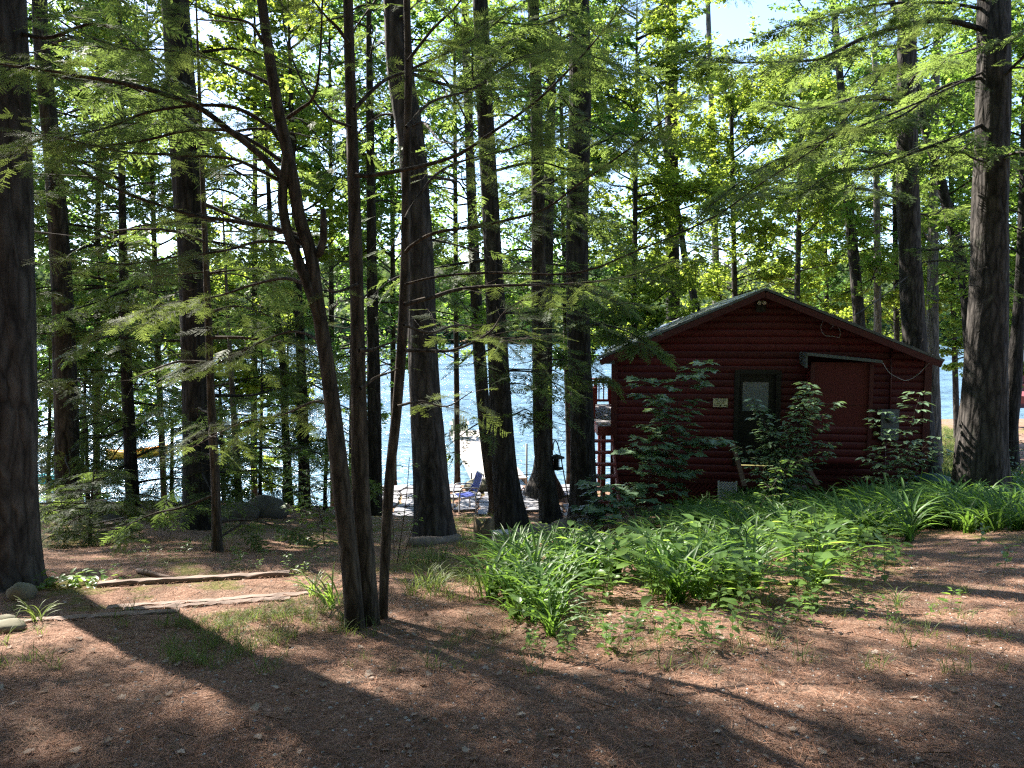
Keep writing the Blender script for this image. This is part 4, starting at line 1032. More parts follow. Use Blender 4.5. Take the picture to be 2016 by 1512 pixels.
    g = M()
    for a, b in (((x0, y1), (x1, y1)), ((x0, y0 + 1.3), (x0, y1))):
        a, b = np.array(a), np.array(b); L = np.linalg.norm(b - a)
        for zz, hh in ((0.68, 0.05), (0.62, 0.07), (0.10, 0.07)): g.beam([*a, fz + zz + (0.02 if zz == 0.68 else 0)], [*b, fz + zz + (0.02 if zz == 0.68 else 0)], 0.10 if zz == 0.68 else 0.04, hh)
        for q in np.arange(0.12, L, 0.13): p = a + (b - a) * q / L; g.box([p[0], p[1], fz + 0.36], [0.032, 0.032, 0.5])
        for q in (0, 0.5, 1): p = a + (b - a) * q; g.box([p[0], p[1], fz + 0.3], [0.09, 0.09, 0.78])
    g.build("railing", MT['reddeck'], dk, smooth=False)
    g = M()
    for k in range(6):
        g.box([1.78, 16.35 - 0.22 * k, fz - 0.30 - 0.215 * k], [0.80, 0.24, 0.04])
    for x in (1.38, 2.18): g.beam([x, 16.5, fz - 0.25], [x, 15.0, fz - 1.62], 0.04, 0.16)
    g.build("stairs", MT['reddeck'], dk, smooth=False)
    return t
cabin()
# things around the cabin
u, z = WC(1418.5, 793, 0.06)
g = M(); cbox(g, u - 0.150, u + 0.150, 0.045, 0.065, z - 0.09, z + 0.09); sg = g.build("wooden_sign", MT['sign'], smooth=False, loc=cab(u, 0.05, z))
tag(sg, "small cream wooden sign hung on the red wall left of the cabin door", "sign")
g = M()
for zz, a, b in ((0.062, -0.10, -0.03), (0.060, -0.01, 0.12), (0.018, -0.06, 0.0), (0.020, 0.02, 0.09), (-0.012, -0.08, -0.02), (-0.012, 0.01, 0.07)):
    for q in np.arange(a, b - 0.01, 0.022): cbox(g, u + q, u + q + 0.013, 0.065, 0.067, z + zz - 0.007, z + zz + 0.006 + 0.004 * rng.random())
for dx, w_ in ((0.0, 0.03),):
    g.add([cab(u - 0.03, 0.0675, z - 0.04), cab(u, 0.0675, z - 0.048), cab(u + 0.03, 0.0675, z - 0.04), cab(u, 0.0675, z - 0.075), cab(u - 0.015, 0.0675, z - 0.033), cab(u + 0.015, 0.0675, z - 0.033)], [[0, 3, 4], [4, 3, 1], [1, 3, 5], [5, 3, 2]])
for q in (-0.12, -0.09, -0.06, 0.07, 0.10, 0.125): cbox(g, u + q, u + q + 0.014, 0.065, 0.067, z - 0.06 - 0.02 * rng.random(), z - 0.04)
g.build("lettering", MT['signink'], sg, smooth=False)
g = M().tube(crom([cab(u - 0.09, 0.06, z + 0.09), cab(u, 0.05, z + 0.17), cab(u + 0.09, 0.06, z + 0.09)]), 0.004, 5); g.build("hanger", MT['wire'], sg)
def cable(name, label, pts, rad, mat):
    p = crom(pts, 8); g = M().tube(p, rad, 6); o = g.build(name, mat, loc=p[0]); tag(o, label, "cable")
A0, A1 = P(1786, 545, 16.4), cab(*[WC(1640, 640, 0.2)[0], 0.2, WC(1640, 640, 0.2)[1]])
cable("overhead_cable", "black service cable running from the ridged pine down to the cabin gable", [A0, A0 * 0.66 + A1 * 0.34 - EZ * 0.08, A0 * 0.33 + A1 * 0.67 - EZ * 0.09, A1], 0.011, MT['wire'])
def lp(px, py, n=0.1): u_, z_ = WC(px, py, n); return cab(u_, n, z_)
cable("cable_loop", "coiled loop of cable hanging under the right rake of the cabin gable", [lp(1640, 640, .2), lp(1622, 632), lp(1616, 645), lp(1624, 660), lp(1640, 662), lp(1652, 664), lp(1654, 652), lp(1646, 640), lp(1634, 648)], 0.008, MT['wirepale'])
cable("wall_cable", "pale cable sagging from the closet roof to the right eave of the cabin", [lp(1737, 714, .3), lp(1750, 733, .2), lp(1764, 742, .15), lp(1784, 749, .12), lp(1806, 738, .12), lp(1828, 716, .2), lp(1838, 708, .3)], 0.009, MT['wirepale'])
def plank(name, label, a, b, wd, hg, mat, cat, up=(0, 0, 1)):
    g = M().beam(a, b, wd, hg, up); tag(g.build(name, mat, smooth=False, loc=a), label, cat)
def gp(px, py, dz=0.0, d=None):
    p = G(px, py) if d is None else P(px, py, d); return p + EZ * dz
plank("leaning_board", "brown board leaning against the cabin closet, lower end in the plants", lp(1575, 895, .55), lp(1610, 955, 1.0), 0.11, 0.03, MT['board'], "board")
plank("stair_rail", "weathered handrail board slanting down from the cabin door", lp(1441, 868, .3), lp(1466, 958, 1.2), 0.09, 0.04, MT['board'], "board")
plank("foundation_timber", "mossy squared timber lying along the foot of the cabin wall", cab(0.05, 0.35, zG + 0.03), cab(1.75, 0.3, zG + 0.05), 0.16, 0.16, MT['logwood'], "timber")
plank("pale_plank", "pale plank lying on the ground in front of the cabin closet", lp(1535, 957, .55), lp(1590, 960, .5), 0.22, 0.05, MT['timber'], "plank")
def lattice_panel():
    o, = [lp(1432, 975, 0.45)]; g = M(); t = thing("lattice_panel", "small white lattice panel propped beside the red skirt left of the door", "lattice", o)
    for s in (1, -1):
        for q in (np.arange(-0.73, 0.18, 0.055) if s > 0 else np.arange(-0.17, 0.74, 0.055)):
            a = np.array([q, -0.28]); b = np.array([q + 0.56 * s, 0.28])
            lo, hi = -0.17, 0.17
            f0, f1 = sorted(((lo - a[0]) / (b[0] - a[0]), (hi - a[0]) / (b[0] - a[0])))
            f0, f1 = max(0, f0), min(1, f1)
            if f1 - f0 < 0.05: continue
            p, r = a + (b - a) * f0, a + (b - a) * f1
            g.beam(o + EU * p[0] + EZ * p[1] + EN * (0.005 * s - 0.1 * p[1]), o + EU * r[0] + EZ * r[1] + EN * (0.005 * s - 0.1 * r[1]), 0.020, 0.008, up=EN)
    g.build("slats", MT['offwhite'], t, smooth=False)
    for s in (-0.18, 0.18): M().beam(o + EU * s - EZ * 0.3 + EN * 0.03, o + EU * s + EZ * 0.3 - EN * 0.03, 0.035, 0.02, up=EN).build("frame_bar", MT['offwhite'], t, smooth=False)
lattice_panel()
def bin_():
    o = lp(1838, 945, 0.55); o[2] = Hz(o[0], o[1]); t = thing("garden_bin", "dark green plastic bin with a domed lid at the right foot of the cabin", "bin", o)
    g = M().lathe(o, [(0.0, 0.0), (0.26, 0.0), (0.27, 0.03), (0.31, 0.52), (0.33, 0.53), (0.33, 0.56)], 20); g.build("body", MT['bin'], t)
    g = M().lathe(o, [(0.36, 0.53), (0.365, 0.57), (0.33, 0.60), (0.18, 0.65), (0.06, 0.66), (0.0, 0.66)], 20); g.build("lid", MT['bin'], t)
    for s in (-1, 1):
        g = M().tube(crom([o + EU * s * 0.31 - EN * -0.06 + EZ * 0.45, o + EU * s * 0.37 + EZ * 0.46, o + EU * s * 0.31 + EN * -0.06 + EZ * 0.45]), 0.015, 6); g.build("handle", MT['bin'], t)
bin_()

# ------------------------------------------------------------------ things by the lake
def blue_chair():
    o = G(922, 1008); o[2] = CAMZ - 4.38; t = thing("patio_chair", "blue sling patio chair with white tube arms on the flagstones", "chair", o)
    X_ = unit(np.array([1.0, 0.35, 0])); Y_ = np.array([-X_[1], X_[0], 0])      # X_ = towards the back of the chair
    q = lambda x, y, z: o + X_ * x + Y_ * y + EZ * z
    for s in (-0.27, 0.27):
        g = M().tube(crom([q(-0.30, s, 0), q(-0.29, s, 0.35), q(-0.26, s, 0.55), q(-0.18, s, 0.60), q(0.10, s, 0.58), q(0.20, s, 0.55)], 5), 0.016, 8)
        g.tube([q(0.12, s, 0.0), q(0.10, s, 0.40), q(0.22, s, 0.62), q(0.30, s, 0.88)], 0.016, 8)
        g.tube([q(-0.29, s, 0.36), q(0.10, s, 0.38)], 0.014, 8)
        g.build("side_frame", MT['alum'], t)
    for x_, z_ in ((0.30, 0.88), (-0.29, 0.37)): M().tube([q(x_, -0.27, z_), q(x_, 0.27, z_)], 0.015, 8).build("cross_bar", MT['alum'], t)
    def sling(name, A, B):
        k = 7; v = []
        for a_ in range(k):
            f_ = a_ / (k - 1); 
            for s in (-0.255, 0.255): v.append(np.array(q(*(np.array(A) * (1 - f_) + np.array(B) * f_)[[0]], s, 0)) + EZ * ((A[1] * (1 - f_) + B[1] * f_) - 0.03 * math.sin(math.pi * f_)))
        v = np.array(v); v2 = v - EZ * 0.012 - X_ * -0.008
        f = []
        for a_ in range(k - 1): f += [[2 * a_, 2 * a_ + 1, 2 * a_ + 3, 2 * a_ + 2], [2 * k + 2 * a_, 2 * k + 2 * a_ + 2, 2 * k + 2 * a_ + 3, 2 * k + 2 * a_ + 1]]
        M().add(np.concatenate([v, v2]), f).build(name, MT['blue'], t)
    sling("seat", (-0.29, 0.385), (0.12, 0.40)); sling("backrest", (0.14, 0.46), (0.295, 0.87))
blue_chair()
def dock():
    t0 = np.array([-0.35, 22.6, CAMZ - 4.6]); dv = unit(np.array([-0.148, 1.0, 0])); rt = np.array([dv[1], -dv[0], 0])
    t = thing("dock", "sunlit weathered dock running from the bank out into the lake", "dock", t0); L = 10.6
    g = M(); n = 66
    for k in range(n): g.box(t0 + dv * (k + 0.5) * L / n + EZ * (-0.02 + 0.002 * (k % 3)), (1.6, L / n - 0.012, 0.04), np.array([rt, dv, EZ]))
    g.build("planks", MT['palegrey'], t, smooth=False)
    g = M()
    for s in (-0.78, 0.78): g.beam(t0 + rt * s - EZ * 0.12, t0 + rt * s + dv * L - EZ * 0.12, 0.05, 0.16)
    g.beam(t0 - rt * 0.78 + dv * L - EZ * 0.12, t0 + rt * 0.78 + dv * L - EZ * 0.12, 0.05, 0.16)
    g.build("stringers", MT['palegrey'], t, smooth=False)
    for q, s in ((0.3, .85), (5.2, .85), (10.2, .85), (0.3, -.85), (5.2, -.85), (10.2, -.85)):
        g = M().tube([t0 + dv * q + rt * s - EZ * 2.0, t0 + dv * q + rt * s + EZ * (1.0 if s > 0 else 0.15)], 0.03, 8); g.build("pole", MT['greymetal'], t)
    return t0, dv, rt
DK0, DKD, DKR = dock()
def adirondack():
    o = DK0 + DKD * 8.6 - DKR * 0.55; t = thing("deck_chair", "slatted wooden armchair standing on the far end of the dock", "chair", o)
    a = R_(0); X_ = np.array([1.0, 0.08, 0]); X_ = unit(X_); Yb = np.array([-X_[1], X_[0], 0]); A = np.array([X_, Yb, EZ])  # seen from behind/front, facing lake
    q = lambda x, y, z: o + X_ * x + Yb * y + EZ * z
    g = M()
    for k in range(6):
        x = (k - 2.5) * 0.095; tp = 0.98 - 0.012 * (k - 2.5) ** 2 * 2
        g.beam(q(x * 0.85, -0.05, 0.28), q(x * 1.15, -0.42, tp), 0.075, 0.02, up=Yb)
    for z, y in ((0.42, -0.14), (0.75, -0.32)): g.beam(q(-0.27, y, z), q(0.27, y, z), 0.02, 0.06)
    g.build("backrest", MT['adiron'], t, smooth=False)
    g = M()
    for k in range(6): g.beam(q(-0.28, 0.02 + k * 0.085, 0.30 + k * 0.018), q(0.28, 0.02 + k * 0.085, 0.30 + k * 0.018), 0.075, 0.02)
    g.build("seat", MT['adiron'], t, smooth=False)
    for s in (-0.33, 0.33):
        g = M().beam(q(s, -0.3, 0.56), q(s, 0.52, 0.60), 0.13, 0.022); g.build("armrest", MT['adiron'], t, smooth=False)
        g = M().beam(q(s * 0.92, 0.45, 0), q(s * 0.92, 0.45, 0.585), 0.09, 0.025, up=(0, 1, 0)); g.build("leg", MT['adiron'], t, smooth=False)
        g = M().beam(q(s * 0.92, -0.42, 0.0), q(s * 0.92, 0.45, 0.40), 0.025, 0.11); g.build("leg", MT['adiron'], t, smooth=False)
adirondack()
def hook_and_feeder():
    b = G(1127, 1030); d = b[1]; top = P(1094, 868, d); hk = P(1089, 886, d)
    path = [b - EZ * 0.2, b, P(1113, 950, d), P(1105, 905, d), P(1099, 878, d), top, P(1090, 872, d), hk]
    g = M().tube(crom(path, 6), 0.010, 8); o = g.build("shepherd_hook", MT['iron'], loc=b); tag(o, "slanting iron shepherd's hook holding the bird feeder", "hook")
    f0 = P(1095, 915, d); t = thing("bird_feeder", "dark hanging bird feeder with a round roof, between the slim trunk and the upright pine", "bird feeder", f0)
    M().lathe(f0, [(0.0, 0.19), (0.03, 0.18), (0.14, 0.135), (0.15, 0.12), (0.0, 0.12)], 18).build("roof", MT['iron'], t)
    M().lathe(f0, [(0.045, 0.12), (0.045, -0.08), (0.0, -0.08)], 12).build("seed_tube", MT['bark_dark'], t)
    M().lathe(f0, [(0.0, -0.08), (0.11, -0.08), (0.12, -0.055), (0.115, -0.05), (0.10, -0.075)], 16).build("tray", MT['iron'], t)
    g = M().tube([f0 + EZ * 0.18, hk + EZ * 0.0], 0.004, 5); g.build("hanger", MT['iron'], t)
    g = M()
    for an in np.arange(0, 6.28, 1.05): g.tube([f0 + np.array([0.1 * math.cos(an), 0.1 * math.sin(an), 0.12]), f0 + np.array([0.1 * math.cos(an), 0.1 * math.sin(an), -0.07])], 0.004, 5)
    g.build("cage", MT['iron'], t)
hook_and_feeder()
def hull(name, label, a, b, wd, ht, mat, deckmat, cat):
    """Open-topped pointed hull from a to b (waterline points)."""
    a, b = np.asarray(a, float), np.asarray(b, float); x = unit(b - a); y = np.array([-x[1], x[0], 0]); L = np.linalg.norm(b - a)
    t = thing(name, label, cat, (a + b) / 2); k = 17; prof = [(-1, 1), (-0.92, 0.35), (-0.45, -0.1), (0.45, -0.1), (0.92, 0.35), (1, 1)]
    v = []
    for q in np.linspace(0, 1, k):
        w_ = wd / 2 * max(0.02, math.sin(math.pi * (0.02 + 0.96 * q)) ** 0.55); sheer = ht * (1 + 0.45 * abs(2 * q - 1) ** 3)
        for s, z in prof: v.append(a + x * L * q + y * s * w_ + EZ * (z * sheer))
    m = len(prof); ii, jj = np.meshgrid(np.arange(k - 1), np.arange(m - 1), indexing='ij')
    M().add(v, np.stack([ii * m + jj, ii * m + jj + 1, (ii + 1) * m + jj + 1, (ii + 1) * m + jj], -1).reshape(-1, 4)).build("hull", mat, t)
    v = np.array(v).reshape(k, m, 3); dk_ = []
    for q in range(k): dk_ += [v[q, 0] * 0.92 + v[q, 5] * 0.08 - EZ * 0.02, (v[q, 0] + v[q, 5]) / 2 + EZ * 0.04, v[q, 5] * 0.92 + v[q, 0] * 0.08 - EZ * 0.02]
    ii, jj = np.meshgrid(np.arange(k - 1), np.arange(2), indexing='ij'); sel = (ii < 6) | (ii > 10)
    f = np.stack([ii * 3 + jj, ii * 3 + jj + 1, (ii + 1) * 3 + jj + 1, (ii + 1) * 3 + jj], -1)[sel]
    M().add(dk_, f).build("deck", deckmat, t)
    M().tube(v[:, 0], 0.025, 6).tube(v[:, 5], 0.025, 6).build("gunwale", deckmat, t)
    return t
hull("kayak", "yellow-orange kayak floating on the lake at the left", P(210, 908, 28.2), P(330, 897, 29.4), 0.85, 0.30, MT['yellow'], MT['yellow'], "kayak")
hull("rowing_boat", "turquoise boat moored behind the massive left pine", P(40, 968, 22.4), P(122, 952, 24.5), 1.1, 0.30, MT['turq'], MT['turq'], "boat")
def side_dock():
    a = np.array([-14.6, 19.4, CAMZ - 4.55]); t = thing("swim_dock", "white painted dock at the bank behind the massive left pine", "dock", a)
    g = M(); x = unit(np.array([0.25, 1.0, 0])); y = np.array([x[1], -x[0], 0])
    for k in range(14): g.box(a + x * (k + .5) * 0.16, (2.8, 0.15, 0.04), np.array([y, x, EZ]))
    g.build("planks", MT['white'], t, smooth=False)
    for q, s in ((0.2, -1.3), (0.2, 1.3), (2.2, 1.3), (2.2, -1.3)):
        M().tube([a + x * q + y * s - EZ * 1.8, a + x * q + y * s + EZ * (1.0 if q > 1 and s > 0 else 0.1)], 0.03, 8).build("pole", MT['greymetal'], t)
side_dock()
def mooring(px, py0, py1, label):
    d = (5.0) / ((py1 - 645) / F); a, b = P(px, py1, d), P(px, py0, d)
    o = M().tube([a - EZ * 1.0, b], 0.025, 8).build("mooring_pole", MT['greymetal'], loc=a); tag(o, label, "pole")
mooring(82, 905, 972, "thin dark mooring pole in front of the turquoise boat")
def red_deck():
    o = P(1995, 775, 34); o[2] -= 0.1; t = thing("red_deck", "corner of a neighbour's red wooden deck beyond the right trees", "deck", o)
    g = M(); g.box(o + [1.2, 0.6, 0], [3.6, 2.4, 0.1]); g.box(o + [1.2, -0.62, -0.12], [3.6, 0.05, 0.32]); g.build("platform", MT['reddeck'], t, smooth=False)
    g = M()
    for x in (-0.55, 0.3, 1.2, 2.1, 2.9): g.box(o + [x, -0.55, 0.5], [0.09, 0.09, 1.0])
    g.box(o + [1.2, -0.55, 1.0], [3.6, 0.12, 0.06]); g.box(o + [1.2, -0.55, 0.5], [3.5, 0.05, 0.08]); g.build("railing", MT['reddeck'], t, smooth=False)
    for x in (-0.4, 1.2, 2.8): M().box(o + [x, 0.2, -0.9], [0.14, 0.14, 1.8]).build("post", MT['reddeck'], t, smooth=False)
red_deck()
def far_house():
    o = P(2035, 735, 46); o[2] = Hz(o[0], o[1]); t = thing("neighbour_house", "dark red neighbouring cottage half hidden by leaves at the right edge", "house", o)
    g = M(); g.box(o + [1.5, 2, 1.7], [5, 4, 3.4]); g.build("wall", MT['redlog'], t, smooth=False)
    g = M(); v = [o + np.array(q) for q in ((-1.3, -0.4, 3.4), (4.3, -0.4, 3.4), (4.3, 4.4, 3.4), (-1.3, 4.4, 3.4), (-1.3, 2, 5.0), (4.3, 2, 5.0))]
    g.add(v, [[0, 1, 5, 4], [2, 3, 4, 5]]).add(v, [[0, 4, 3], [1, 2, 5]]); g.build("roof", MT['roof'], t, smooth=False)
    M().box(o + [0.2, -0.01, 1.9], [0.9, 0.06, 1.1]).build("window", MT['glass'], t, smooth=False)
far_house()

# ------------------------------------------------------------------ stumps, logs, stones, path timbers
def stump():
    o = G(951, 1078); d = o[1]; hgt = 1.0 * (1078 - 1022) / F * d; g = M(); k = 22; an = np.arange(k) / k * 6.283
    R0 = 0.5 * 40 / F * d; rr = R0 * (1 + 0.16 * np.sin(an * 3 + 1) + 0.08 * np.sin(an * 7)); v = []
    top = hgt * (1 + 0.16 * np.sin(an * 2 + 2) + rng.normal(0, 0.07, k))
    for q, f_ in ((-0.15, 1.25), (0, 1.15), (0.25, 1.0), (0.6, 0.96), (1.0, 0.94)):
        v.append(np.stack([o[0] + rr * f_ * np.cos(an), o[1] + rr * f_ * np.sin(an), o[2] + (top * q if q > 0 else q + 0 * an)], -1))
    v.append(np.stack([o[0] + rr * 0.6 * np.cos(an), o[1] + rr * 0.6 * np.sin(an), o[2] + top * 0.78], -1)); v.append(np.stack([o[0] + rr * 0.05 * np.cos(an), o[1] + rr * 0.05 * np.sin(an), o[2] + 0 * an + hgt * 0.6], -1))
    n = len(v); i, j = np.meshgrid(np.arange(n - 1), np.arange(k), indexing='ij'); j2 = (j + 1) % k
    g.add(np.concatenate(v), np.stack([i * k + j, i * k + j2, (i + 1) * k + j2, (i + 1) * k + j], -1).reshape(-1, 4))
    tag(g.build("tree_stump", MT['stump'], loc=o), "ragged mossy tree stump right of the broad grey pine", "stump")
stump()
def log(name, label, a, b, r, mat='logwood', cat="log"):
    a, b = np.asarray(a), np.asarray(b); L = np.linalg.norm(b - a); k = max(4, int(L / 0.12))
    p = a + (b - a) * np.linspace(0, 1, k)[:, None] + fbm(np.arange(k) * 0.3 + a[0], np.zeros(k))[:, None] * np.array([0.05, 0.05, 0.06])
    g = M().tube(p, r * (1 + 0.1 * np.sin(np.arange(k))), 14, rough=0.18, seed=rng.random() * 60); tag(g.build(name, MT[mat], loc=a), label, cat)
log("fallen_log", "rotting log edging the bed between the two pale blocks, nearest the stump", gp(1002, 1066, .07), gp(1082, 1052, .06), 0.10)
log("fallen_log", "rotting log edging the bed, from the slim trunk towards the square block by the cabin", gp(1092, 1050, .07), gp(1150, 1030, .06), 0.11)
log("fallen_log", "half-buried log in front of the broad grey pine", gp(800, 1078, .03), gp(905, 1066, .05), 0.07)
def block(name, label, px, py, sx, sy, sz, rot, mat, cat):
    o = G(px, py); c, s = math.cos(rot), math.sin(rot); g = M()
    g.box(o + EZ * (sz / 2 - 0.03), (sx, sy, sz), np.array([[c, s, 0], [-s, c, 0], [0, 0, 1]]))
    ob = g.build(name, MT[mat], smooth=False, loc=o); b = ob.modifiers.new("soft", 'BEVEL'); b.width = 0.012; b.segments = 2
    tag(ob, label, cat)
block("concrete_block", "square pale concrete block beside the stump", 987, 1078, 0.21, 0.2, 0.22, 0.2, 'concrete', "block")
block("concrete_block", "pale concrete block at the foot of the upright pine near the cabin", 1158, 1046, 0.36, 0.2, 0.22, -0.2, 'concrete', "block")
def rock(label, px, py, s, sq=0.7, mat='stone'):
    o = G(px, py); k, m = 14, 9; v = []
    sd_ = rng.random() * 50
    for a in range(m + 1):
        th = math.pi * a / m
        for b in range(k):
            ph = 6.2832 * b / k; d = np.array([math.sin(th) * math.cos(ph), math.sin(th) * math.sin(ph), math.cos(th)])
            r = s * (1 + 0.45 * float(fbm(d[0] * 1.3 + sd_, d[1] * 1.3 + d[2] * 1.7 + sd_, 3))); v.append(o + d * r * np.array([1, 0.85, sq]) + EZ * s * sq * 0.45)
    i, j = np.meshgrid(np.arange(m), np.arange(k), indexing='ij'); j2 = (j + 1) % k
    g = M().add(v, np.stack([i * k + j, (i + 1) * k + j, (i + 1) * k + j2, i * k + j2], -1).reshape(-1, 4))
    tag(g.build("field_stone", MT[mat], loc=o), label, "stone")
rock("rounded mossy stone against the foot of the massive left pine", 44, 1178, 0.115)
rock("mossy stone cut by the left edge, behind the rounded one", 2, 1162, 0.11)
rock("flat grey stone low at the left edge beside the path", 18, 1243, 0.10, 0.45)
rock("flat pale stone half sunk at the left edge below the pine shadow", 8, 1228, 0.07, 0.5)
rock("dark boulder on the bank left of the slim dark trunk", 520, 1018, 0.42, 0.6, 'wallstone')
rock("dark boulder on the bank, the one nearer the thick dark pine", 470, 1022, 0.36, 0.55, 'wallstone')
rock("mossy hump of stone by the root of the leaning shore trunk", 945, 965, 0.45, 0.5)
rock("dark rock beside the pale shore plank at the left", 205, 1035, 0.28, 0.6, 'wallstone')
def path_timber(label, pxa, pxb, q, wd=0.075, ht=0.15, up=0.004):
    pts = []
    for px in np.linspace(pxa, pxb, 12):
        # find the point with path coordinate q on this pixel column
        k = (px - 1008) / F; d = (q - 0.5) / (1 - 0.20 * k); d = (q + 0.2 * 2.5) / (1 - 0.20 * -k * -1) if False else (q + 0.5) / (1 - 0.20 * k)
        x = k * d; pts.append([x, d, float(np.maximum(Hz(x, d - 0.12), Hz(x, d))) - ht / 2 + up])
    pts = np.array(pts); cf = np.polyfit(pts[:, 0], pts[:, 2], 1); pts[:, 2] = np.polyval(cf, pts[:, 0])
    p = pts + fbm(np.arange(12) * 0.4 + q * 7, np.zeros(12))[:, None] * np.array([0.0, 0.025, 0.006]); g = M()
    a, b = p[0], p[-1]; x = unit(b - a); n = 24
    s_ = np.linspace(0, 1, n); c = np.stack([np.interp(s_, np.linspace(0, 1, 12), p[:, k]) for k in range(3)], -1); y = unit(np.cross(EZ, x)); v = []
    for q_ in c:
        jt = rng.normal(0, 0.004, 8)
        for k, (a_, b_) in enumerate(((-.5, -.5), (-.5, .38), (-.4, .5), (.4, .5), (.5, .38), (.5, -.5))): v.append(q_ + y * wd * a_ + EZ * (ht * b_ + jt[k]))
    i, j = np.meshgrid(np.arange(n - 1), np.arange(6), indexing='ij'); j2 = (j + 1) % 6
    g.add(v, np.stack([i * 6 + j, i * 6 + j2, (i + 1) * 6 + j2, (i + 1) * 6 + j], -1).reshape(-1, 4)); m = (n - 1) * 6
    g.f4.append(np.array([[1, 2, 3, 4], [m + 4, m + 3, m + 2, m + 1]])); g.f4.append(np.array([[0, 1, 4, 5], [m + 5, m + 4, m + 1, m]]))
    tag(g.build("step_timber", MT['timber'], smooth=False, loc=a), label, "timber", "timbers edging the path steps")
path_timber("nearest weathered timber across the path, running out at the left edge", -80, 335, STEPS[0])
path_timber("second weathered timber across the path, ending by the mossy strip", 225, 560, STEPS[1])
path_timber("third timber across the path, its right end under the grass tuft by the hemlock", 190, 610, STEPS[2])
path_timber("farthest thin timber at the lower edge of the path below the leafy plants", 175, 560, STEPS[3], 0.08, 0.12, 0.03)
log("dead_branch", "bleached dead branch lying beside the path edge timber", gp(272, 1128, .03), gp(345, 1146, .03), 0.02, 'timber', "branch")
plank("shore_plank", "pale plank on the shady bank at the left, catching the sun", gp(185, 1052, .12), gp(272, 1040, .15), 0.28, 0.05, MT['timber'], "plank")

# ------------------------------------------------------------------ plants
def blade_clump(nb, L, wd, spread=0.9, droop=1.0):
    v, f, r = [], [], []; k = 6
    for b in range(nb):
        an = random.uniform(0, 6.283); el = random.uniform(0.9, 1.45); ln = L * random.uniform(0.6, 1.15); p = np.array([random.uniform(-.06, .06), random.uniform(-.06, .06), -0.02])
        side = np.array([-math.sin(an), math.cos(an), 0]); rr = random.random(); n0 = len(v); tw = random.uniform(-.5, .5)
        for q in range(k + 1):
            w_ = wd * (0.55 + 0.9 * (q / k) - 1.42 * (q / k) ** 3) * 0.5; w_ = max(w_, 0.001)
            sd_ = side * math.cos(tw * q / k) + EZ * math.sin(tw * q / k)
            v += [p - sd_ * w_, p - EZ * w_ * 0.5, p + sd_ * w_]; r += [rr] * 3
            e = el - droop * (q / k) ** 1.3 * random.uniform(1.4, 1.9) * spread
            p = p + ln / k * np.array([math.cos(an) * math.cos(e), math.sin(an) * math.cos(e), math.sin(e)])
        for q in range(k):
            for c in (0, 1): f.append([n0 + 3 * q + c, n0 + 3 * q + c + 1, n0 + 3 * q + 3 + c + 1, n0 + 3 * q + 3 + c])
    return np.array(v), np.array(f), np.array(r)
def broad_plant(h, nodes, leaf):
    """Upright stem with pairs of ovate leaves."""
    v3, f3, r, st0, st1 = [], [], [], [], []; n0 = 0
    lean = np.array([random.uniform(-.25, .25), random.uniform(-.25, .25), 1.0]); prev = np.zeros(3)
    for q in range(nodes):
        p = lean * h * (q + 1) / nodes; st0.append(prev); st1.append(p); prev = p; a = random.uniform(0, 3) 
        for s in (0, 3.1416, 1.57, 4.71)[:2 if q < nodes - 1 else 4]:
            an = a + s + random.uniform(-.3, .3); d = np.array([math.cos(an), math.sin(an), random.uniform(-.15, .4)])
            fr = frames(d[None], 0.22)[0]; sz = leaf * random.uniform(0.7, 1.2) * (0.75 + 0.5 * math.sin(math.pi * (q + 1) / (nodes + 1)))
            b = p + d * leaf * 0.3; st0.append(p); st1.append(b)
            v3.append(OVATE[0] @ fr * sz + b); f3.append(OVATE[1] + n0); n0 += 8; r += [random.random()] * 8
    g = M().add(np.concatenate(v3), np.concatenate(f3), np.array(r)); g.twigs(np.array(st0), np.array(st1), 0.003, 0.002)
    return g
def scatter_px(poly, n):
    pts = []; xs_ = [p[0] for p in poly]; ys_ = [p[1] for p in poly]
    while len(pts) < n:
        a = rng.uniform(min(xs_), max(xs_), 200); b = rng.uniform(min(ys_), max(ys_), 200); ok = inpoly(a, b, poly)
        for x, y in zip(a[ok], b[ok]): pts.append((x, y))
    return [G(x, y) for x, y in pts[:n]]
def spin(a): c, s = math.cos(a), math.sin(a); return np.array([[c, s, 0], [-s, c, 0], [0, 0, 1]])
CL = [blade_clump(24, 0.62, 0.031) for _ in range(4)]; CS = [blade_clump(22, 0.40, 0.016) for _ in range(3)]; CG = [blade_clump(16, 0.20, 0.006, 0.7) for _ in range(4)]
def mass(name, label, mat, tmpl, poly, n, lo, hi, cat):
    g = M()
    for k, p in enumerate(scatter_px(poly, n)):
        tv, tf, tr = tmpl[k % len(tmpl)]; s = rng.uniform(lo, hi); g.add(tv @ spin(rng.random() * 6.28) * s + p, tf, np.clip(tr * 0.6 + rng.random() * 0.4, 0, 1))
    tag(g.build(name, mat), label, cat, kind="stuff")
mass("daylily_bed", "dense bed of arching daylily leaves in front of the cabin and the huge hemlock", MT['lily'], CL, [(1350, 1020), (1500, 1005), (1700, 1000), (1800, 985), (2060, 965), (2060, 1045), (1800, 1055), (1640, 1082), (1500, 1080), (1340, 1065)], 230, 0.75, 1.3, "plants")
mass("daylily_bed", "sparser arching leaves thinning out between the concrete blocks and the sunlit leafy plants", MT['lily'], CL, [(960, 1100), (1150, 1075), (1350, 1050), (1500, 1080), (1480, 1120), (1200, 1140), (1000, 1170)], 60, 0.5, 0.9, "plants")
mass("grass", "thin grass growing between the foreground hemlock and the stump", MT['grass'], CG, [(790, 1100), (900, 1070), (980, 1090), (960, 1180), (850, 1190), (790, 1170)], 90, 0.5, 1.3, "grass")
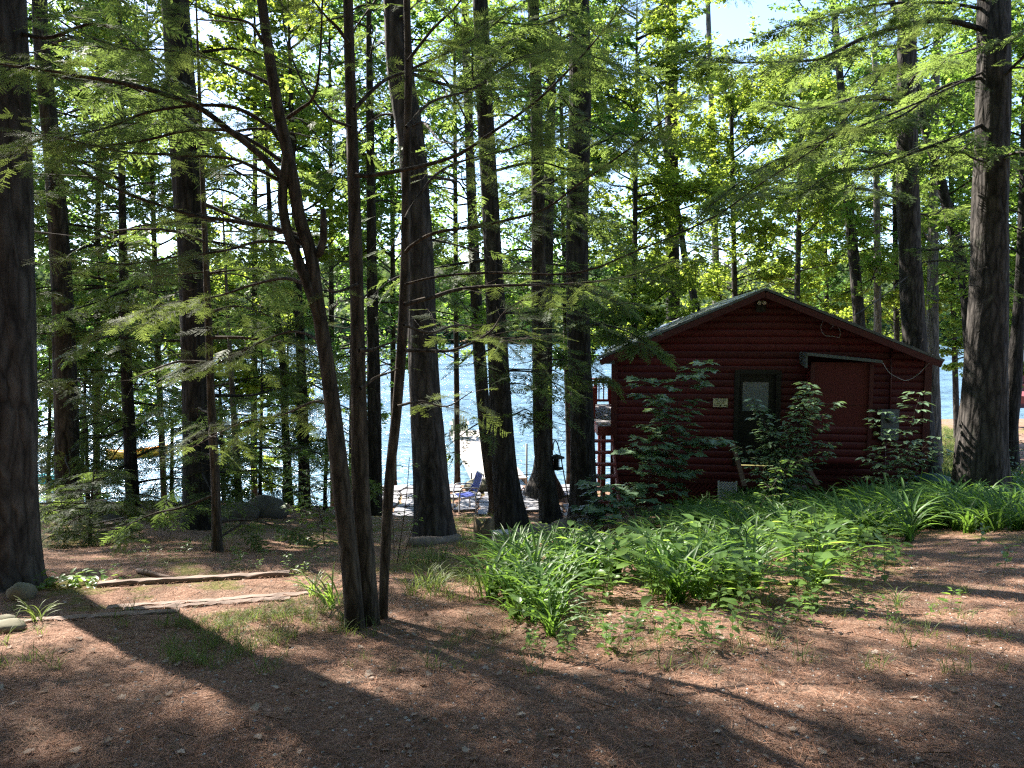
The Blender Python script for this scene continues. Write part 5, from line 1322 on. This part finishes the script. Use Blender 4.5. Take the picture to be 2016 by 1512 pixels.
mass("grass", "short grass and moss tufts along the path edge left of the foreground hemlock", MT['grass'], CG, [(330, 1255), (480, 1225), (690, 1200), (690, 1250), (560, 1270), (420, 1320), (330, 1300)], 110, 0.25, 0.7, "grass")
mass("grass", "sparse grass blades dotted over the needle floor", MT['grass'], CG, [(0, 1200), (900, 1200), (1500, 1230), (2016, 1130), (2016, 1330), (1200, 1330), (600, 1330), (0, 1330)], 110, 0.3, 0.8, "grass")
mass("grass", "yellow-green grass on the shore terrace and around the trunks", MT['grass'], CG, [(880, 1020), (970, 1015), (1100, 1050), (1000, 1085), (890, 1062)], 160, 0.5, 1.1, "grass")
mass("grass", "sunny lawn grass right of the cabin", MT['grass'], CG, [(1838, 850), (1890, 845), (1880, 945), (1840, 950)], 300, 1.0, 2.0, "grass")
BP = [broad_plant(random.uniform(.26, .42), random.choice((4, 5, 6)), random.uniform(.085, .13)) for _ in range(6)]
BPa = [(np.concatenate(b.v), np.concatenate(b.f3), np.concatenate(b.f4) if b.f4 else None, np.concatenate(b.r)) for b in BP]
def broad_mass(name, label, poly, n, lo, hi):
    g = M()
    for k, p in enumerate(scatter_px(poly, n)):
        v, f3, f4, r = BPa[k % 6]; s = rng.uniform(lo, hi); vv = v @ spin(rng.random() * 6.28) * s + p
        g.f3.append(f3 + g.n); g.f4.append(f4 + g.n); g.v.append(vv); g.r.append(np.clip(r * .6 + rng.random() * .4, 0, 1)); g.n += len(vv)
    tag(g.build(name, MT['broad']), label, "plants", kind="stuff")
mass("daylily_bed", "tall lush daylily leaves below the huge hemlock at the right end of the bed", MT['lily'], CL, [(1690, 1000), (1850, 975), (2070, 960), (2070, 1030), (1850, 1040), (1700, 1050)], 90, 1.1, 1.6, "plants")
mass("daylily_bed", "sunlit strappy leaves at the left tip of the plant bed, mixed with leafy plants", MT['lily'], CL, [(930, 1170), (1010, 1110), (1130, 1110), (1190, 1180), (1090, 1250), (1000, 1245)], 17, 0.6, 1.0, "plants")
mass("daylily_bed", "daylily leaves poking through the sunlit leafy plants", MT['lily'], CL, [(1240, 1140), (1400, 1090), (1620, 1080), (1780, 1110), (1600, 1170), (1300, 1195)], 18, 0.7, 1.1, "plants")
broad_mass("leafy_ground_cover", "sunlit mass of pale green leafy plants in front of the daylilies", [(1230, 1150), (1330, 1105), (1600, 1085), (1790, 1110), (1790, 1165), (1530, 1195), (1350, 1215), (1260, 1215)], 100, 0.4, 1.3)
broad_mass("leafy_ground_cover", "leafy plants mixed with grassy blades left of the sunlit mass", [(960, 1180), (1080, 1110), (1240, 1120), (1240, 1180), (1080, 1240), (990, 1240)], 40, 0.4, 1.05)
broad_mass("leafy_ground_cover", "scattered small seedlings along the front fringe of the plant bed", [(940, 1220), (1250, 1225), (1800, 1175), (1850, 1225), (1300, 1300), (1000, 1320)], 46, 0.2, 0.55)
mass("grass", "low yellow-green mossy grass on the strip between the path timbers", MT['grass'], CG, [(320, 1232), (480, 1200), (620, 1172), (690, 1172), (690, 1200), (560, 1215), (400, 1246)], 420, 0.10, 0.28, "grass")
broad_mass("leafy_ground_cover", "low dark green plants at the foot of the cabin", [(1200, 1040), (1400, 1010), (1700, 985), (1820, 960), (1820, 1000), (1500, 1050), (1220, 1075)], 110, 0.5, 1.1)
broad_mass("leafy_ground_cover", "low plants on the shady slope below the massive left pine", [(250, 1090), (460, 1060), (660, 1070), (640, 1130), (420, 1120), (260, 1130)], 50, 0.15, 0.4)
def single(name, label, tmpls, k, px, py, s, mat, cat, group, key=None):
    p = G(px, py); g = M()
    t = tmpls[k % len(tmpls)]
    if len(t) == 3: g.add(t[0] @ spin(rng.random() * 6.28) * s + p, t[1], t[2])
    else:
        g.f3.append(t[1]); g.f4.append(t[2]); g.v.append(t[0] @ spin(rng.random() * 6.28) * s + p); g.r.append(t[3]); g.n += len(t[0])
    tag(g.build(name, mat, loc=p), label, cat, group)
for k, (px, py, s, lab) in enumerate([
    (965, 1178, 0.85, "daylily clump at the left tip of the bed, blades arching over the needles"),
    (1035, 1195, 0.7, "daylily clump in the sun, just right of the leftmost one"),
    (1085, 1255, 0.55, "small daylily clump in front of the bed by the curved shadow"),
    (1005, 1130, 0.8, "daylily clump near the pale concrete block by the stump"),
    (1290, 1170, 0.75, "lone daylily clump with long upright blades left of the sunlit leafy mass"),
    (1385, 1085, 1.0, "tall daylily clump in half shade below the white lattice panel"),
    (1450, 1095, 1.05, "tall daylily clump in half shade, in front of the cabin door"),
    (1690, 1075, 0.9, "daylily clump at the near edge of the dense bed, left of the bare ground"),
    (1790, 1065, 0.95, "daylily clump at the near edge of the dense bed below the green bin"),
    (1905, 1050, 0.95, "daylily clump at the foot of the huge hemlock facing the bare ground"),
    (2000, 1045, 0.9, "daylily clump at the right end of the bed, cut by the picture edge")]):
    single("daylily", lab, CL, k, px, py, s, MT['lily'], "plant", "daylilies at the edge of the bed")
for k, (px, py, s, lab) in enumerate([
    (655, 1196, 0.95, "bright sunlit clump of narrow leaves left of the foreground hemlock base"),
    (618, 1172, 0.7, "small sunlit grass tuft left of the bright clump at the hemlock"),
    (1765, 1195, 0.5, "spidery grass tuft on the bare ground right of the leafy mass"),
    (75, 1225, 0.5, "grassy tuft in the shadow of the massive left pine")]):
    single("grass_tuft", lab, CS, k, px, py, s, MT['grass'] if k > 1 else MT['broad'], "plant", "tufts of grassy leaves")
for k, (px, py, s, lab) in enumerate([
    (1040, 1290, 0.45, "small leafy plant at the lowest tip of the sunlit patch"),
    (1215, 1285, 0.4, "low leafy seedling on the needles below the lone daylily"),
    (1300, 1275, 0.4, "low leafy seedling below the middle of the sunlit leafy mass"),
    (1470, 1235, 0.7, "leafy plant standing out at the front of the sunlit mass"),
    (1655, 1185, 0.55, "leafy plant at the right front of the sunlit mass"),
    (1870, 1205, 0.5, "single seedling on the bare ground right of the spidery tuft"),
    (1975, 1130, 0.8, "leafy plant on the bare ground near the right edge"),
    (1930, 1085, 0.6, "low shaded plant below the huge hemlock's daylilies"),
    (590, 1165, 0.45, "seedling with few leaves beside the path timber near the hemlock"),
    (232, 1135, 0.35, "lone yellow-green seedling right of the sunny leaf patch on the path edge"),
    (1060, 1075, 0.7, "leafy plant in front of the log beside the concrete block")]):
    single("leafy_plant", lab, BPa, k, px, py, s, MT['broad'], "plant", "single leafy plants on the forest floor")
def leaf_patch():
    p = G(152, 1158); g = M(); n = 120
    pos = p + np.stack([rng.normal(0, .17, n), rng.normal(0, .08, n), 0.02 + rng.random(n) * 0.10], -1)
    g.inst(OVATE[0], OVATE[1], frames(rng.normal(0, 1, (n, 3)) * np.array([1, 1, .2]), 0.3), pos, rng.uniform(0.05, 0.09, n)); tag(g.build("leafy_patch", MT['broad'], loc=p), "sunny patch of low round leaves beside the massive left pine", "plant", kind="stuff")
leaf_patch()
def sapling(name, label, d, stems, leaf, tmpl, gap, pet, mat, r0=0.010, sub=2, cat="sapling", side=0.35, carve=0.0):
    """stems: pixel paths; leaf pairs held level on side shoots."""
    b = P(*stems[0][0], d); b[2] = min(b[2], Hz(b[0], b[1])); t = thing(name, label, cat, b); w_, fl = M(), M(); a0, a1, L0, D0 = [], [], [], []
    for s_, st in enumerate(stems):
        pts = np.array([P(x, y, d + 0.15 * (k - 1) * (s_ % 2 * 2 - 1)) for k, (x, y) in enumerate(st)])
        if s_ == 0: pts[0] = b
        p = crom(pts, 6); n = len(p); w_.tube(p, np.linspace(r0 * (1 if s_ == 0 else .6), 0.003, n), 6, cap=False)
        cum = np.concatenate([[0], np.cumsum(np.linalg.norm(np.diff(p, axis=0), axis=1))]); q = 0.18 * cum[-1] if s_ == 0 else 0.1 * cum[-1]
        while q < cum[-1]:
            c = np.array([np.interp(q, cum, p[:, k]) for k in range(3)]); an = rng.random() * 6.28
            for s in (0, math.pi):
                e = np.array([math.cos(an + s), math.sin(an + s), rng.uniform(0.0, 0.45)]); ln = side * rng.uniform(0.3, 1.2) * (1.15 - 0.6 * q / cum[-1]); tip = c + e * ln; a0.append(c); a1.append(tip)
                for m in range(sub + 1):
                    f_ = (m + 1) / (sub + 1); bb = c + (tip - c) * f_
                    for s2 in (1, -1):
                        dd = unit(e * 0.7 + np.array([-e[1], e[0], 0]) * s2 * (1 if m < sub else .35) + np.array([0, 0, rng.uniform(-.15, .1)])); tp = bb + dd * pet * rng.uniform(.6, 1.3)
                        a0.append(bb); a1.append(tp); L0.append(tp); D0.append(dd * np.array([1, 1, .2]) + np.array([0, 0, -0.12]))
            q += gap * rng.uniform(.7, 1.3)
    w_.twigs(np.array(a0), np.array(a1), 0.003, 0.0015); L0, D0 = np.array(L0), np.array(D0)
    fl.inst(tmpl[0], tmpl[1], frames(D0, 0.16), L0, leaf * rng.uniform(.55, 1.15, len(L0)))
    w_.build("stem", MT['twig'], t); fl.build("foliage", MT[mat], t, smooth=False)
sapling("maple_sapling", "young maple with tiers of level lobed leaves before the left half of the red wall", 13.2, [[(1338, 1005), (1332, 930), (1318, 830), (1300, 800), (1280, 780), (1262, 740)], [(1318, 835), (1335, 790), (1352, 745), (1392, 708)], [(1330, 900), (1370, 880), (1430, 862)], [(1335, 950), (1290, 905), (1235, 890)], [(1322, 850), (1290, 860), (1250, 900)]], 0.23, LOBED, 0.16, 0.07, 'sap', 0.012)
sapling("maple_sapling", "thin young maple with few leaves left of the tiered one, by the red lattice", 12.6, [[(1270, 1015), (1276, 960), (1282, 900), (1285, 880)], [(1272, 990), (1240, 965), (1215, 960)]], 0.20, LOBED, 0.16, 0.06, 'sap', 0.008)
sapling("leafy_shrub", "bushy shrub with pointed leaves hiding the cabin door", 13.4, [[(1545, 1010), (1540, 930), (1560, 850), (1585, 800), (1590, 750)], [(1540, 960), (1520, 880), (1500, 820), (1480, 785)], [(1545, 950), (1580, 880), (1610, 830), (1635, 790)], [(1540, 980), (1490, 920), (1460, 880)], [(1545, 970), (1600, 910), (1640, 870)], [(1530, 980), (1530, 900), (1520, 850)], [(1550, 960), (1575, 830), (1600, 770)]], 0.15, OVATE, 0.095, 0.05, 'sap', 0.010, cat="shrub", side=0.28)
sapling("leafy_shrub", "shrub with slim arching shoots right of the cabin closet, below the meter box", 13.2, [[(1770, 1000), (1775, 920), (1790, 850), (1812, 775)], [(1772, 950), (1745, 890), (1730, 800)], [(1775, 940), (1820, 880), (1850, 860)], [(1772, 960), (1730, 930), (1710, 900)], [(1778, 930), (1840, 900), (1865, 890)]], 0.15, OVATE, 0.14, 0.05, 'sap', 0.009, cat="shrub", side=0.3)
sapling("leafy_shrub", "sunlit young shoots with paired oval leaves leaning right below the closet", 10.8, [[(1465, 1070), (1485, 1020), (1510, 975), (1545, 925), (1575, 905)], [(1475, 1045), (1450, 1000), (1430, 985)], [(1485, 1020), (1530, 1000), (1570, 990)]], 0.10, OVATE, 0.11, 0.04, 'broad', 0.007, cat="shrub", side=0.2)
sapling("maple_sapling", "low maple seedling with drooping lobed leaves at the foot of the upright pine", 12.2, [[(1190, 1045), (1182, 1000), (1172, 960), (1160, 945)], [(1186, 1020), (1215, 990), (1230, 975)], [(1184, 1010), (1140, 1000)]], 0.21, LOBED, 0.16, 0.06, 'sap', 0.006)
sapling("leafy_shrub", "light-leaved shrub catching the sun left of the foreground hemlock stems", 9.2, [[(640, 1085), (632, 1020), (610, 960), (590, 910), (560, 880)], [(636, 1040), (600, 1010), (560, 1000)], [(634, 1030), (650, 950), (655, 890)], [(625, 1000), (590, 960), (555, 945)], [(640, 1070), (600, 1060), (570, 1065)]], 0.095, OVATE, 0.13, 0.05, 'broad', 0.007, cat="shrub", side=0.25)
sapling("leafy_shrub", "leafless-looking thin shoots with a few leaves right of the third hemlock stem", 7.2, [[(772, 1175), (786, 1080), (800, 980), (806, 900)], [(775, 1170), (775, 1060), (768, 960)], [(778, 1150), (806, 1060), (830, 985)]], 0.055, OVATE, 0.34, 0.03, 'broad', 0.006, cat="shrub", side=0.18, sub=1)
sapling("leafy_shrub", "low leafy shrub in the shade at the right edge, under the dark crooked trunk", 14.5, [[(1985, 985), (1975, 920), (1960, 870)], [(1985, 960), (2010, 900), (2025, 860)], [(1980, 950), (1940, 900), (1915, 870)]], 0.10, OVATE, 0.12, 0.04, 'sap', 0.008, cat="shrub", side=0.3)
def low_hemlock():
    b = G(175, 1072); t = thing("hemlock_bush", "low spreading hemlock bush with drooping dark sprays at the left, behind the massive pine", "bush", b); w_, fl = M(), M()
    top = P(185, 925, b[1] + 0.3); p = crom([b - EZ * 0.1, b * 0.5 + top * 0.5, top], 8); w_.tube(p, np.linspace(0.03, 0.006, len(p)), 7)
    for k in range(30):
        u = 0.10 + 0.88 * k / 30; c = at_height(p, b[2] + (top[2] - b[2]) * u); an = rng.random() * 6.28; L = (1.15 * (1 - u) ** 0.7 + 0.25) * rng.uniform(.35, 1.35); d = np.array([math.cos(an), math.sin(an), 0])
        hemlock_limb(w_, fl, [c, c + d * L * .5 + EZ * .06 * L, c + d * L - EZ * rng.uniform(-.1, .3) * L], 0.009, 0.003, False, 1.2, 0.32, 0.20, 0.12, 0.3)
    w_.build("stem", MT['twig'], t); fl.build("foliage", MT['hemfar'], t, smooth=False)
low_hemlock()

# ------------------------------------------------------------------ litter on the forest floor
def litter():
    n = 70000; dd = 2.45 + rng.random(n) ** 1.6 * 7.5; px = rng.uniform(-150, 2170, n); x = (px - 1008) / F * dd
    th = rng.random(n) * 6.283; L = rng.uniform(.03, .085, n); wd = rng.uniform(.0007, .0013, n) * (0.6 + dd * 0.12); z = Hz(x, dd) + 0.004 + rng.random(n) * 0.012
    c = np.stack([x, dd, z], -1); d = np.stack([np.cos(th), np.sin(th), rng.normal(0, .12, n)], -1) * L[:, None] / 2; s = np.stack([-np.sin(th), np.cos(th), rng.normal(0, .4, n)], -1) * wd[:, None]
    g = M(); v = np.stack([c - d - s, c + d - s * .6, c + d + s * .6, c - d + s], 1).reshape(-1, 3); g.add(v, np.arange(n * 4).reshape(n, 4), np.repeat(rng.random(n), 4))
    tag(g.build("pine_needle_litter", MT['needle'], smooth=False), "fallen brown pine needles strewn over the forest floor", "needles", kind="stuff")
    n = 900; dd = 2.5 + rng.random(n) ** 1.4 * 9; px = rng.uniform(-100, 2120, n); x = (px - 1008) / F * dd; g = M()
    g.inst(LOBED[0], LOBED[1], frames(rng.normal(0, 1, (n, 3)) * np.array([1, 1, .1]), 0.35), np.stack([x, dd, Hz(x, dd) + 0.012], -1), rng.uniform(.015, .045, n))
    tag(g.build("dead_leaves", MT['deadleaf'], smooth=False), "scattered curled dead leaves lying on the needles", "leaves", kind="stuff")
    n = 900; dd = 2.5 + rng.random(n) ** 1.3 * 6; px = rng.uniform(-100, 2120, n); x = (px - 1008) / F * dd; th = rng.random(n) * 6.28; L = rng.uniform(.03, .30, n) ** 1.4
    c = np.stack([x, dd, Hz(x, dd) + 0.008], -1); d = np.stack([np.cos(th), np.sin(th), 0 * th + .03], -1) * L[:, None]
    g = M().twigs(c, c + d, rng.uniform(.0015, .004, n), .001); tag(g.build("twig_litter", MT['board'], smooth=False), "small dead twigs strewn on the ground", "twigs", kind="stuff")
    n = 2600; dd = 2.4 + rng.random(n) ** 1.5 * 4.5; px = rng.uniform(200, 2170, n); x = (px - 1008) / F * dd; th = rng.random(n) * 6.28
    o = np.array([[1, 0, 0], [0, 1, 0], [-1, 0, 0], [0, -1, 0], [0, 0, .7]]); g = M(); g.inst(o, [[0, 1, 4], [1, 2, 4], [2, 3, 4], [3, 0, 4]], frames(np.stack([np.cos(th), np.sin(th), 0 * th], -1), .1), np.stack([x, dd, Hz(x, dd)], -1), rng.uniform(.003, .011, n))
    tag(g.build("gravel", MT['concrete'], smooth=False), "tiny pebbles and grit worked into the needle floor", "gravel", kind="stuff")
litter()
